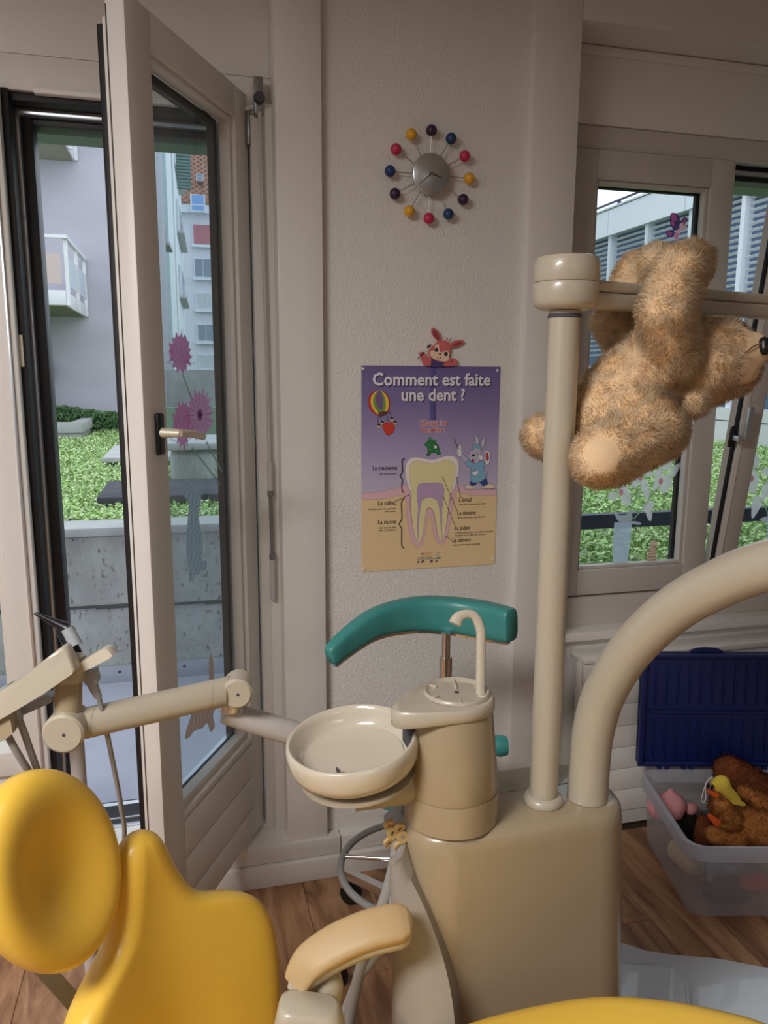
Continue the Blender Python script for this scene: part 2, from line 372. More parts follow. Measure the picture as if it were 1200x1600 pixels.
def blob(name, caps, m, parent=None, voxel=0.006, smooth=6, extra=None):
    """one continuous soft body: capsules (p0, p1, r0, r1[, squash axis, factor]) fused by a voxel remesh"""
    bm = bmesh.new()
    for c in caps:
        p0, p1, r0, r1 = V3(c[0]), V3(c[1]), c[2], c[3]; n = max(1, int((p1 - p0).length / (0.35 * min(r0, r1))))
        for i in range(n + 1):
            t = i / n; q = p0.lerp(p1, t); r = r0 + (r1 - r0) * t
            mt = Matrix.Translation(q)
            if len(c) > 4:
                ax = V3(c[4]).normalized(); mt = mt @ Matrix.Scale(c[5], 4, ax)
            bmesh.ops.create_icosphere(bm, subdivisions=2, radius=r, matrix=mt)
    me = bpy.data.meshes.new(name); bm.to_mesh(me); bm.free()
    t = bpy.data.objects.new(name + '_tmp', me); COL.objects.link(t)
    md = t.modifiers.new('r', 'REMESH'); md.mode = 'VOXEL'; md.voxel_size = voxel
    ms = t.modifiers.new('s', 'SMOOTH'); ms.factor = 0.5; ms.iterations = smooth
    ev = evaluated(t); vs = [v.co.copy() for v in ev.vertices]; fs = [list(p.vertices) for p in ev.polygons]
    bpy.data.objects.remove(t); bpy.data.meshes.remove(me); bpy.data.meshes.remove(ev)
    return mk(name, vs, fs, m, parent, 180)
def fur(name, body, n, length, width, m, parent, droop=0.25, clump=0.6, mask=None, seed=1, lay=0.35):
    """plush pile: short tapering ribbons rooted on the body, leaning in soft clumps"""
    rg = np.random.default_rng(seed); me = body.data; me.calc_loop_triangles(); base = WL[body.name]
    co = np.empty(len(me.vertices) * 3); me.vertices.foreach_get('co', co); co = co.reshape(-1, 3)
    no = np.empty(len(me.vertices) * 3); me.vertices.foreach_get('normal', no); no = no.reshape(-1, 3)
    tr = np.empty(len(me.loop_triangles) * 3, dtype=np.int64); me.loop_triangles.foreach_get('vertices', tr); tr = tr.reshape(-1, 3)
    a, b, c = co[tr[:, 0]], co[tr[:, 1]], co[tr[:, 2]]; ar = np.linalg.norm(np.cross(b - a, c - a), axis=1); k = rg.choice(len(tr), n, p=ar / ar.sum())
    u = rg.random((n, 1)); v = rg.random((n, 1)); f = (u + v) > 1; u = np.where(f, 1 - u, u); v = np.where(f, 1 - v, v)
    p = a[k] * (1 - u - v) + b[k] * u + c[k] * v; nn = no[tr[k, 0]] * (1 - u - v) + no[tr[k, 1]] * u + no[tr[k, 2]] * v
    nn /= np.linalg.norm(nn, axis=1)[:, None]; verts = []; faces = []; norms = []
    for i in range(n):
        P = V3(p[i]); N = V3(nn[i]); wp = P + base
        if mask:
            s = mask(wp)
            if s <= 0: continue
        else: s = 1
        q = wp * 45.0; cl = V3((noise.noise(q), noise.noise(q + V3((9, 3, 1))), noise.noise(q + V3((2, 7, 5)))))
        d = (N + cl * clump * 1.6 + V3((0, 0, -droop)) + V3(rg.normal(0, 0.22, 3)) * lay * 2).normalized()
        if d.dot(N) < 0.25: d = (d + N * 0.5).normalized()
        L = length * s * (0.7 + 0.6 * rg.random()); side = d.cross(V3(rg.normal(0, 1, 3))).normalized() * width * (0.5 + 0.3 * rg.random())
        if side.cross(d).dot(N) < 0: side = -side
        m1 = P + d * L * 0.55; tip = P + d * L * 0.95 + V3((0, 0, -droop)) * L * 0.35 + cl * L * 0.3
        j = len(verts); verts += [P - side, P + side, m1 - side * 0.7, m1 + side * 0.7, tip]; faces += [(j, j + 1, j + 3, j + 2), (j + 2, j + 3, j + 4)]
        sn = (N * 0.8 + d * 0.4).normalized(); norms += [sn] * 5
    o = mk(name, [v + base for v in verts], faces, m, parent, 180, loc=base.copy())
    o.data.normals_split_custom_set_from_vertices([tuple(x) for x in norms]); tag(o, kind='stuff'); return o

class Print:
    """flat print on one plane: polygons in stacked layers, collected into one mesh"""
    def __init__(s, o, ux, uy, un, step=0.00022): s.o, s.ux, s.uy, s.un, s.step = V3(o), V3(ux), V3(uy), V3(un), step; s.v = []; s.f = []; s.mi = []; s.m = []
    def P(s, x, y, l): return s.o + s.ux * x + s.uy * y + s.un * (l * s.step)
    def mid(s, m):
        if m not in s.m: s.m.append(m)
        return s.m.index(m)
    def poly(s, pts, m, l=1):
        j = len(s.v); s.v += [s.P(x, y, l) for x, y in pts]; s.f.append(list(range(j, j + len(pts)))); s.mi.append(s.mid(m))
    def ell(s, x, y, rx, ry, m, l=1, rot=0, n=20):
        c, q = math.cos(rot), math.sin(rot)
        s.poly([(x + rx * math.cos(t) * c - ry * math.sin(t) * q, y + rx * math.cos(t) * q + ry * math.sin(t) * c) for t in [2 * math.pi * k / n for k in range(n)]], m, l)
    def stroke(s, pts, wd, m, l=2, closed=False, smooth=0):
        if smooth: pts = [(p.x, p.y) for p in catmull([(a, b, 0) for a, b in pts], smooth, closed)]
        P = [V3((a, b, 0)) for a, b in pts]; N = len(P); L = []; R = []
        for i in range(N):
            a = P[(i - 1) % N] if (closed or i) else P[0]; b = P[(i + 1) % N] if (closed or i < N - 1) else P[-1]
            t = (b - a); t = t.normalized() if t.length > 1e-9 else V3((1, 0, 0)); nn = V3((-t.y, t.x, 0)) * (wd / 2); L.append(P[i] + nn); R.append(P[i] - nn)
        for i in range(N if closed else N - 1):
            k = (i + 1) % N; s.poly([(L[i].x, L[i].y), (L[k].x, L[k].y), (R[k].x, R[k].y), (R[i].x, R[i].y)], m, l)
    def smooth(s, pts, m, l=1, n=5): s.poly([(p.x, p.y) for p in catmull([(a, b, 0) for a, b in pts], n, True)], m, l)
    def text(s, body, x, y, size, m, l=3, align='LEFT', bold=0.0, sx=1.0, shear=0.0, fit=None):
        c = bpy.data.curves.new('t', 'FONT'); c.body = body; c.size = size; c.align_x = align; c.offset = bold; c.shear = shear; c.fill_mode = 'FRONT'; c.resolution_u = 2
        o = bpy.data.objects.new('t', c); COL.objects.link(o); me = evaluated(o); j = len(s.v)
        if fit: sx = fit / max(v.co.x for v in me.vertices)
        s.v += [s.P(x + v.co.x * sx, y + v.co.y, l) for v in me.vertices]
        for p in me.polygons: s.f.append([j + k for k in p.vertices]); s.mi.append(s.mid(m))
        bpy.data.objects.remove(o); bpy.data.curves.remove(c); bpy.data.meshes.remove(me)
    def build(s, name, parent=None): return mk(name, s.v, s.f, s.m, parent, None, s.mi)

# ================================================================== THE ROOM
XL, XR, YB, ZC = -2.3, 3.3, -3.4, 2.6
def struct(o, label, cat): return tag(o, label, cat, kind='structure')
fl = struct(box('floor', (XL, YB, -0.1), (XR, 2.3, -0.012), 'plank_gap'), 'brown oak laminate plank floor of the treatment room', 'floor')
# planks run towards the window wall; alike planks share their meshes
PW, PL = 0.185, 1.28
pk = bmesh.new(); add_box(pk, (-PW / 2 + 0.0006, -PL / 2 + 0.0006, -0.012), (PW / 2 - 0.0006, PL / 2 - 0.0006, 0.0), bev=0.0012, seg=1)
pm = bpy.data.meshes.new('plank'); pk.to_mesh(pm); pk.free(); pm.materials.append(MATS['oak_plank'])
nx = int((XR - XL) / PW) + 1
for i in range(nx):
    off = (0.0, 0.47, 0.86, 0.25)[i % 4]
    y = 2.12 - PL / 2 + off - 0.02
    while y + PL / 2 > YB:
        x = XL + PW / 2 + i * PW
        ya, yb = max(y - PL / 2, YB), min(y + PL / 2, 2.085)        # end boards are cut to length
        if x < XR - 0.05 and yb - ya > 0.03:
            o = bpy.data.objects.new('plank', pm); link(o, fl, V3((x, (ya + yb) / 2, 0))); o.scale.y = (yb - ya) / PL
        y -= PL
struct(box('ceiling', (XL, YB, ZC), (XR, 2.4, ZC + 0.1), 'ceiling_paint'), 'plain white ceiling over the treatment room', 'ceiling')
struct(box('wall_left', (XL - 0.1, YB, 0), (XL, 2.4, ZC), 'side_paint'), 'plain grey side wall left of the door', 'wall')
struct(box('wall_right', (XR, YB, 0), (XR + 0.1, 2.4, ZC), 'side_paint'), 'plain grey side wall right of the window', 'wall')
struct(box('wall_rear', (XL, YB - 0.1, 0), (XR, YB, ZC), 'side_paint'), 'plain grey wall behind the photographer', 'wall')
wb = struct(box('wall_back', (0.36, 2.13, 0), (0.98, 2.40, ZC), 'plaster'), 'rough white plaster pier between balcony door and window', 'wall')
bm = bmesh.new()
add_box(bm, (1.1, 2.10, 2.468), (XR, 2.40, ZC)); 
lint = struct(from_bm('wall_lintel', bm, 'white_paint'), 'white painted beam above the window niche', 'wall')
pr = struct(box('wall_parapet', (1.1, 2.2, 0), (XR, 2.40, 0.655), 'plaster'), 'rough plaster wall below the window sill', 'wall')
struct(box('wall_far_left', (XL, 2.2, 0), (-1.18, 2.40, ZC), 'plaster'), 'white wall piece left of the side light', 'wall')
# painted casings either side of the pier
bm = bmesh.new(); add_box(bm, (0.252, 2.10, 0.125), (0.372, 2.30, ZC), bev=0.003)
struct(from_bm('trim_1', bm, 'white_wood', None, 35), 'tall white casing post beside the balcony door', 'casing')
bm = bmesh.new(); add_box(bm, (0.96, 2.10, 0.0), (1.10, 2.40, ZC), bev=0.004)
struct(from_bm('trim_2', bm, 'white_wood', None, 35), 'tall white casing post beside the window niche', 'casing')
# window niche boards: roller-blind box above, apron below
t = struct(box('trim_3', (1.1, 2.245, 2.252), (XR, 2.30, 2.468), 'white_paint', bev=0.002), 'white roller blind box board above the window', 'board')
box('lower_board', (1.1, 2.252, 2.185), (XR, 2.30, 2.2505), 'sash_grey', t, bev=0.002)
box('cover_strip', (1.1, 2.235, 2.44), (XR, 2.25, 2.466), 'white_paint', t, bev=0.003)
t = struct(box('trim_4', (1.1, 2.235, 0.678), (XR, 2.30, 0.775), 'sash_grey', bev=0.002), 'grey white apron board under the window frame', 'board')
box('window_sill', (1.1, 2.165, 0.648), (XR, 2.28, 0.678), 'white_wood', t, bev=0.005)
# boards over the door and the door's raised sill
t = struct(box('trim_5', (-1.2, 2.2, 2.2728), (0.252, 2.30, ZC), 'white_paint', bev=0.0015), 'white fascia boards above the balcony door', 'board')
box('lower_board', (-1.2, 2.2, 2.19), (0.252, 2.30, 2.272), 'white_paint', t, bev=0.0015)
box('drip_strip', (-0.33, 2.19, 2.183), (0.2, 2.23, 2.198), 'white_wood', t, bev=0.003)
t = struct(box('baseboard_back', (-1.3, 2.088, 0.07), (0.41, 2.30, 0.125), 'white_wood', bev=0.004), 'white raised door sill with skirting board', 'sill')
box('skirting', (-1.3, 2.074, 0), (0.41, 2.2, 0.0685), 'white_wood', t, bev=0.004)
box('upper_skirting', (0.412, 2.094, 0.07), (0.958, 2.131, 0.122), 'white_wood', t, bev=0.004)
box('skirting', (0.412, 2.078, 0), (1.10, 2.131, 0.0685), 'white_wood', t, bev=0.004)
box('skirting', (1.10, 2.17, 0), (XR, 2.201, 0.075), 'white_wood', t, bev=0.004)

# ------------------------------------------------------------------ side light left of the door
t = thing('window_3', 'tall narrow fixed side light left of the open door', 'window', (-0.8, 2.2, 0.45), kind='structure')
box('mullion', (-0.478, 2.16, 0.125), (-0.405, 2.32, 2.19), 'white_wood', t, bev=0.004)
box('glazing_bead', (-0.498, 2.175, 0.47), (-0.478, 2.25, 2.12), 'white_wood', t, bev=0.003)
box('cover_strip', (-0.424, 2.152, 0.125), (-0.418, 2.17, 2.185), 'aluminium', t, bev=0.001)
box('bottom_rail', (-1.18, 2.17, 0.40), (-0.478, 2.30, 0.47), 'white_wood', t, bev=0.004)
box('apron_panel', (-1.18, 2.19, 0.125), (-0.478, 2.30, 0.398), 'white_wood', t, bev=0.003)
box('top_rail', (-1.18, 2.17, 2.12), (-0.478, 2.30, 2.19), 'white_wood', t, bev=0.004)
box('side_stile', (-1.18, 2.17, 0.47), (-1.11, 2.30, 2.12), 'white_wood', t, bev=0.004)
box('pane', (-1.11, 2.245, 0.47), (-0.498, 2.251, 2.12), 'window_glass', t)

# ------------------------------------------------------------------ door frame (black outer frame, white strips)
t = thing('door_2', 'black rubber sealed frame of the balcony door with bright metal strips', 'door frame', (-0.1, 2.25, 0.125), kind='structure')
box('seal', (-0.405, 2.19, 0.125), (-0.388, 2.26, 2.19), 'black_rubber', t, bev=0.002)
box('metal_strip', (-0.390, 2.255, 0.125), (-0.379, 2.29, 2.165), 'aluminium', t, bev=0.001)
box('outer_jamb', (-0.405, 2.285, 0.0), (-0.352, 2.36, 2.19), 'black_frame', t, bev=0.002)
box('striker_plate', (-0.4052, 2.182, 1.52), (-0.395, 2.1935, 1.60), 'brass', t)
box('head_seal', (-0.39, 2.21, 2.168), (0.2, 2.27, 2.186), 'black_rubber', t, bev=0.002)
box('metal_strip', (-0.379, 2.262, 2.153), (0.2, 2.30, 2.1675), 'aluminium', t, bev=0.001)
box('outer_head', (-0.38, 2.29, 2.135), (0.25, 2.36, 2.19), 'black_frame', t, bev=0.002)
box('hinge_jamb', (0.196, 2.185, 0.125), (0.252, 2.36, 2.20), 'white_wood', t, bev=0.003)
box('jamb_rib', (0.222, 2.165, 0.125), (0.252, 2.19, 2.20), 'white_wood', t, bev=0.002)
box('outer_sill', (-0.42, 2.302, 0.0), (0.25, 2.495, 0.09), 'black_frame', t, bev=0.002)
box('sill_line', (-0.35, 2.405, 0.0905), (0.2, 2.412, 0.094), 'aluminium', t)
box('gutter', (-0.6, 2.572, 0.001), (0.6, 2.66, 0.012), 'dark_stone', t)
box('hinge_rebate', (0.135, 2.245, 0.125), (0.1955, 2.36, 2.13), 'white_wood', t, bev=0.003)
box('sill_strip', (-0.4, 2.30, 0.112), (0.2, 2.318, 0.128), 'aluminium', t, bev=0.001)
box('threshold', (-0.5, 2.50, 0.001), (0.4, 2.57, 0.06), 'facade_white', t, bev=0.004)

# ------------------------------------------------------------------ the open door leaf (turned 62 degrees into the room)
A0 = math.radians(28); HG = V3((0.19, 2.2, 0)); LE = V3((-math.sin(A0), -math.cos(A0), 0)); LN = V3((math.cos(A0), -math.sin(A0), 0))
LF = (HG, LE, -LN, UPZ)                # a: hinge to free edge, b: inside face to outside face, z
door = thing('door_1', 'white glazed balcony door leaf standing open into the room', 'door', HG + LE * 0.29 + V3((0, 0, 0.143)), kind='structure')
ZB, ZT, G0, G1, GB, GT = 0.143, 2.228, 0.077, 0.485, 0.456, 2.152
box('hinge_stile', (0.0, 0.0, ZB), (G0, 0.068, ZT), 'white_wood', door, LF, 0.003)
box('free_stile', (G1, 0.0, ZB), (0.58, 0.04, ZT), 'white_wood', door, LF, 0.004)
box('top_rail', (G0, 0.0, GT), (G1, 0.06, ZT), 'white_wood', door, LF, 0.003)
box('edge_rebate', (G1 + 0.01, 0.0405, ZB + 0.01), (0.566, 0.052, ZT - 0.012), 'white_wood', door, LF, 0.002)
box('edge_lip', (G1 + 0.01, 0.0525, ZB + 0.02), (0.556, 0.064, ZT - 0.035), 'white_wood', door, LF, 0.002)
box('brown_seal', (0.5565, 0.041, ZB + 0.01), (0.572, 0.0465, ZT - 0.02), 'dark_gasket', door, LF)
box('edge_gasket', (0.525, 0.0645, ZB + 0.02), (0.554, 0.079, ZT - 0.045), 'black_rubber', door, LF, 0.003)
box('sill_rail', (G0, 0.0, GB - 0.018), (G1, 0.06, GB), 'white_wood', door, LF, 0.002)
zs = [ZB, 0.232, 0.335, GB - 0.02]
for i in range(3):                     # grooved boards of the lower panel
    box('panel_board', (G0 - 0.02, -0.0006, zs[i] + 0.0015), (G1, 0.045, zs[i + 1] - 0.0015), 'white_wood', door, LF, 0.003)
box('bead', (G0, 0.012, GB), (G0 + 0.012, 0.042, GT), 'white_wood', door, LF, 0.003)
box('bead', (G1 - 0.012, 0.012, GB), (G1, 0.042, GT), 'white_wood', door, LF, 0.003)
box('bead', (G0 + 0.012, 0.012, GT - 0.012), (G1 - 0.012, 0.042, GT), 'white_wood', door, LF, 0.003)
box('bead', (G0 + 0.012, 0.012, GB), (G1 - 0.012, 0.042, GB + 0.02), 'white_wood', door, LF, 0.003)
box('pane', (G0 + 0.012, 0.0435, GB + 0.01), (G1 - 0.012, 0.0475, GT - 0.01), 'leaf_glass', door, LF)
box('pane_gasket', (G0 + 0.012, 0.048, GB + 0.01), (G0 + 0.03, 0.066, GT - 0.01), 'dark_gasket', door, LF)
box('pane_gasket', (G0 + 0.03, 0.048, GT - 0.03), (G1 - 0.012, 0.066, GT - 0.01), 'dark_gasket', door, LF)
box('pane_spacer', (G0 + 0.012, 0.048, GB + 0.01), (G1 - 0.012, 0.06, GB + 0.022), 'aluminium', door, LF)
def leaf(a, b, z): return HG + LE * a - LN * b + V3((0, 0, z))
hd = box('handle', (0.515, -0.012, 1.33), (0.542, -0.0005, 1.42), 'black_plastic', door, LF, 0.005, 3)
tube('handle_neck', [leaf(0.529, -0.01, 1.378), leaf(0.529, -0.055, 1.378)], [0.0115, 0.0085], 'brass', hd, segs=14)
tube('lever', [leaf(0.53, -0.052, 1.378), leaf(0.50, -0.058, 1.376), leaf(0.45, -0.056, 1.368), leaf(0.415, -0.05, 1.362)], [0.009, 0.0085, 0.0085, 0.0075], 'brass', hd, segs=10)
for z in (2.14, 0.19):
    hb = tube('hinge', [leaf(-0.008, 0.012, z - 0.04), leaf(-0.008, 0.012, z + 0.035)], 0.0065, 'steel' if z > 1 else 'black_plastic', door, segs=10)
box('stay_catch', (0.004, -0.012, 2.10), (0.014, 0.0, 2.185), 'steel', door, LF, 0.002)
box('stay_hook', (0.004, -0.03, 2.175), (0.014, -0.0122, 2.187), 'steel', door, LF, 0.002)

# ------------------------------------------------------------------ window right: fixed sash and tilted sash
def sash(name, label, x0, x1, y, z0, z1, tilt=0.0, st=0.085, handle=None):
    tl = math.radians(tilt); fr = (V3((0, y, z0)), V3((1, 0, 0)), V3((0, math.cos(tl), math.sin(tl))), V3((0, -math.sin(tl), math.cos(tl))))
    t = thing(name, label, 'window', ((x0 + x1) / 2, y, z0), kind='structure'); H = z1 - z0
    m = 'sash_grey'
    box('stile', (x0, 0, 0), (x0 + st, 0.06, H), m, t, fr, 0.003); box('stile', (x1 - st, 0, 0), (x1, 0.06, H), m, t, fr, 0.003)
    box('rail', (x0 + st, 0, H - st), (x1 - st, 0.06, H), m, t, fr, 0.003); box('rail', (x0 + st, 0, 0), (x1 - st, 0.06, st), m, t, fr, 0.003)
    a, b, c, d = x0 + st, x1 - st, st, H - st
    for q in (((a, 0.012, c), (a + 0.012, 0.04, d)), ((b - 0.012, 0.012, c), (b, 0.04, d)), ((a + 0.012, 0.012, d - 0.012), (b - 0.012, 0.04, d)), ((a + 0.012, 0.012, c), (b - 0.012, 0.04, c + 0.012))):
        box('bead', q[0], q[1], m, t, fr, 0.003)
    box('pane', (a + 0.006, 0.041, c + 0.006), (b - 0.006, 0.045, d - 0.006), 'window_glass', t, fr)
    box('pane_gasket', (b - 0.02, 0.0455, c), (b, 0.06, d), 'black_rubber', t, fr); box('pane_gasket', (a + 0.02, 0.0455, d - 0.016), (b - 0.02, 0.06, d), 'black_rubber', t, fr)
    return t, fr
w1, wf1 = sash('window_1', 'fixed grey white window sash behind the teddy bear', 1.16, 1.732, 2.24, 0.782, 2.182)
w2, wf2 = sash('window_2', 'grey white window sash tilted inwards at the top', 1.70 + 0.055, 2.55, 2.225, 0.80, 2.19, tilt=8.0, st=0.08)
box('edge_seal', (1.746, 0.006, 0.0), (1.7548, 0.018, 1.385), 'black_rubber', w2, wf2)
box('edge_strip', (1.7555, -0.004, 0.0), (1.772, -0.0005, 1.385), 'white_wood', w2, wf2)
def on_sash(px, py):     # point of the tilted sash's inner face
    o, ex, ey, ez = wf2; d = ray(px, py); s = (o - EYE).dot(ey) / d.dot(ey); return EYE + d * s
hp = on_sash(1143, 682)
hx, hz = hp.x, (hp - wf2[0]).dot(wf2[3])
hd = box('handle', (hx - 0.014, -0.012, hz - 0.035), (hx + 0.014, -0.0006, hz + 0.035), 'black_plastic', w2, wf2, 0.006, 3)
bm = bmesh.new(); add_box(bm, (hx - 0.008, -0.045, hz - 0.009), (hx + 0.03, -0.0125, hz + 0.009), wf2, 0.003); add_box(bm, (hx + 0.012, -0.05, hz - 0.008), (hx + 0.03, -0.034, hz + 0.105), wf2, 0.004)
from_bm('lever', bm, 'brushed', hd, 35)
t = thing('window_4', 'black rubber sealed outer frame of the window', 'window frame', (1.8, 2.31, 0.775), kind='structure')
box('frame_head', (1.1, 2.305, 2.14), (XR, 2.37, 2.19), 'black_frame', t); box('frame_sill', (1.1, 2.305, 0.765), (XR, 2.37, 0.80), 'aluminium', t)
box('head_strip', (1.735, 2.290, 2.155), (XR, 2.304, 2.168), 'aluminium', t)
box('frame_post', (1.1, 2.305, 0.80), (1.165, 2.37, 2.14), 'black_frame', t)

# ------------------------------------------------------------------ housings of the ceiling lamps
for i, (l, s, p) in enumerate(LAMPS):
    t = thing('ceiling_lamp', ('rectangular white ceiling luminaire nearest the dental chair', 'rectangular white ceiling luminaire farther back')[i], 'ceiling lamp', (l[0], l[1], 2.54))
    x0, x1, y0, y1 = l[0] - s[0] / 2 - 0.03, l[0] + s[0] / 2 + 0.03, l[1] - s[1] / 2 - 0.03, l[1] + s[1] / 2 + 0.03
    box('tray', (x0, y0, 2.56), (x1, y1, 2.599), 'lamp_housing', t)
    for q in (((x0, y0, 2.53), (x1, y0 + 0.025, 2.559)), ((x0, y1 - 0.025, 2.53), (x1, y1, 2.559)), ((x0, y0 + 0.026, 2.53), (x0 + 0.025, y1 - 0.026, 2.559)), ((x1 - 0.025, y0 + 0.026, 2.53), (x1, y1 - 0.026, 2.559))):
        box('rim', q[0], q[1], 'lamp_housing', t)

# ------------------------------------------------------------------ crank rod by the door
rt = on(404, 150, 1, 2.17)
t = thing('awning_crank', 'grey steel awning crank rod hanging beside the door', 'crank rod', (rt.x, 2.17, on(426, 935, 1, 2.165).z))
def rp_(px, py): p = on(px, py, 1, 2.163); return p
b0 = rp_(404, 150)
box('bracket', (b0.x - 0.012, 2.155, b0.z - 0.045), (b0.x + 0.012, 2.1848, b0.z + 0.045), 'steel', t, bev=0.002)
lathe('gear_joint', [(0, -0.012), (0.013, -0.012), (0.015, 0), (0.013, 0.012), (0, 0.012)], V3((b0.x, 2.145, b0.z - 0.01)), 'dark_stone', t, axis=(0, 1, 0), segs=16)
a, b, c, d, e = rp_(405, 178), rp_(421, 722), rp_(422, 770), rp_(425, 868), rp_(426, 935)
for p in (a, b, c, d, e): p.y = 2.15
tube('rod', [a, b], 0.0052, 'arm_grey', t, segs=10); tube('sleeve', [b + V3((0, 0, 0.002)), c], 0.0085, 'arm_grey', t, segs=10)
tube('universal_joint', [c, d], 0.0055, 'steel', t, segs=8); tube('grip', [d, e], [0.0075, 0.008], 'arm_grey', t, segs=10)
lathe('joint_ring', [(0.0045, -0.01), (0.009, -0.008), (0.009, 0.008), (0.0045, 0.01)], d, 'steel', t, segs=12)
lathe('joint_ring', [(0.0045, -0.01), (0.009, -0.008), (0.009, 0.008), (0.0045, 0.01)], c, 'steel', t, segs=12)

# ------------------------------------------------------------------ radiator cover under the window
rx = on(918, 1030, 1, 2.1).x; rz = on(918, 1030, 1, 2.1).z
t = thing('radiator_cover', 'white radiator cover with horizontal grooved boards under the window', 'radiator', (2.1, 2.14, 0.04))
z0 = 0.05; n = 7
for i in range(n):
    za = z0 + (rz - 0.02 - z0) * i / n; zb = z0 + (rz - 0.02 - z0) * (i + 1) / n
    box('board', (rx, 2.115, za + 0.0015), (XR - 0.2, 2.135, zb - 0.0015), 'white_wood', t, bev=0.002)
box('top_board', (rx - 0.008, 2.105, rz - 0.0195), (XR - 0.19, 2.198, rz), 'white_wood', t, bev=0.003)
box('side_board', (rx, 2.1355, 0.0), (rx + 0.018, 2.168, rz - 0.0205), 'white_wood', t, bev=0.002)
box('plinth', (rx + 0.019, 2.12, 0), (XR - 0.2, 2.16, 0.0495), 'white_wood', t)

# ================================================================== OUTSIDE
GZ = 0.76
# light well with retaining wall
struct(box('terrace_floor', (-4, 2.41, -0.12), (1.2, 3.84, 0.0), 'terrace'), 'pale grey terrace slab outside the balcony door', 'terrace')
t = struct(box('retaining_wall', (-4, 3.84, -0.1), (1.45, 4.05, 0.74), 'concrete'), 'stained concrete retaining wall below the lawn', 'wall')
box('coping', (-4, 3.815, 0.741), (1.45, 4.06, 0.782), 'concrete_light', t, bev=0.004)
bm = bmesh.new()
P = [on(x, y, 1, 3.838) for x, y in ((-60, 958), (0, 957), (60, 952), (100, 949), (150, 950), (200, 945), (260, 944), (320, 941), (380, 938), (470, 936))]
for a, b in zip(P, P[1:]):
    hh = 0.006 + 0.008 * random.random(); add_box(bm, (a.x, 3.834, (a.z + b.z) / 2 - hh), (b.x, 3.8398, (a.z + b.z) / 2 + hh))
from_bm('pour_joint', bm, 'concrete_joint', t)
box('flashing', (-4, 3.815, 0.0), (1.2, 3.8395, 0.085), 'aluminium', t, bev=0.002)
for i in range(9): lathe('screw', [(0, 0.004), (0.007, 0.003), (0.008, 0)], V3((-1.6 + i * 0.31, 3.8148, 0.055)), 'dark_stone', t, axis=(0, -1, 0), segs=8)
struct(box('retaining_side_wall', (1.2, 2.41, -0.1), (1.45, 3.84, 0.74), 'concrete'), 'concrete side wall closing the light well', 'wall')
bm = bmesh.new(); add_box(bm, (-4, 2.385, 2.147), (XR, 2.50, 2.9))
struct(from_bm('facade_lintel', bm, 'lintel_green'), 'green painted lintel outside above door and window', 'lintel')
struct(box('facade_pier', (0.27, 2.40, 0), (1.2, 2.44, 2.147), 'facade_white'), 'outer face of the wall between door and window', 'wall')
struct(box('facade_under', (1.2, 2.40, 0), (XR, 2.44, 0.76), 'facade_white'), 'outer face of the wall under the window', 'wall')
# lawn
vs = [(-14, 4.05, GZ), (1.45, 4.05, GZ), (1.45, 2.44, GZ), (12, 2.44, GZ), (12, 60, GZ), (-14, 60, GZ)]
gr = struct(mk('ground', vs, [[0, 1, 2, 3, 4, 5]], 'soil'), 'green mossy lawn ground outside the windows', 'ground')
def tufts(name, label, n, sampler, mats, hmin, hmax, wd, lean=0.6, leafy=0.3):
    v = []; f = []; mi = []
    for i in range(n):
        x, y = sampler()
        h = random.uniform(hmin, hmax); a = random.uniform(0, 6.283); s = V3((math.cos(a), math.sin(a), 0)) * wd * random.uniform(0.6, 1.4) * (1 + (y - 3) * 0.08)
        ln = V3((random.gauss(0, lean), random.gauss(0, lean), 1)).normalized() * h; b = V3((x, y, GZ - 0.002)); j = len(v)
        if random.random() < leafy:
            c = b + ln * 0.8; u = V3((random.gauss(0, 1), random.gauss(0, 1), random.gauss(0, .35))).normalized() * wd * 2.2; q = u.cross(ln).normalized() * wd * 1.6
            v += [c - u, c - q, c + u, c + q]; f.append((j, j + 1, j + 2, j + 3))
        else:
            v += [b - s, b + s, b + ln]; f.append((j, j + 1, j + 2))
        mi.append(random.choices(range(len(mats)), [5, 4, 3, 1.3])[0])
    o = mk(name, v, f, mats, None, None, mi); return tag(o, label, 'grass', kind='stuff')
GM = ['grass_a', 'grass_b', 'grass_c', 'grass_d']
def sl():
    while True:
        y = 4.06 + 6.85 * random.random() ** 1.7; az = math.radians(random.uniform(-32, 9)); x = math.tan(az) * y
        if not (y > 9.7 and x < -1.15): return x, y
def sr():
    while True:
        y = 2.5 + 7.0 * random.random() ** 1.2; az = math.radians(random.uniform(20, 54)); x = math.tan(az) * y
        if 1.46 < x < 6.1: return x, y
tufts('lawn_grass', 'grass and clover on the lawn above the concrete wall', 62000, sl, GM, 0.02, 0.07, 0.006, leafy=0.45)
tufts('window_grass', 'grass on the lawn seen through the window', 56000, sr, GM, 0.02, 0.065, 0.006, leafy=0.45)
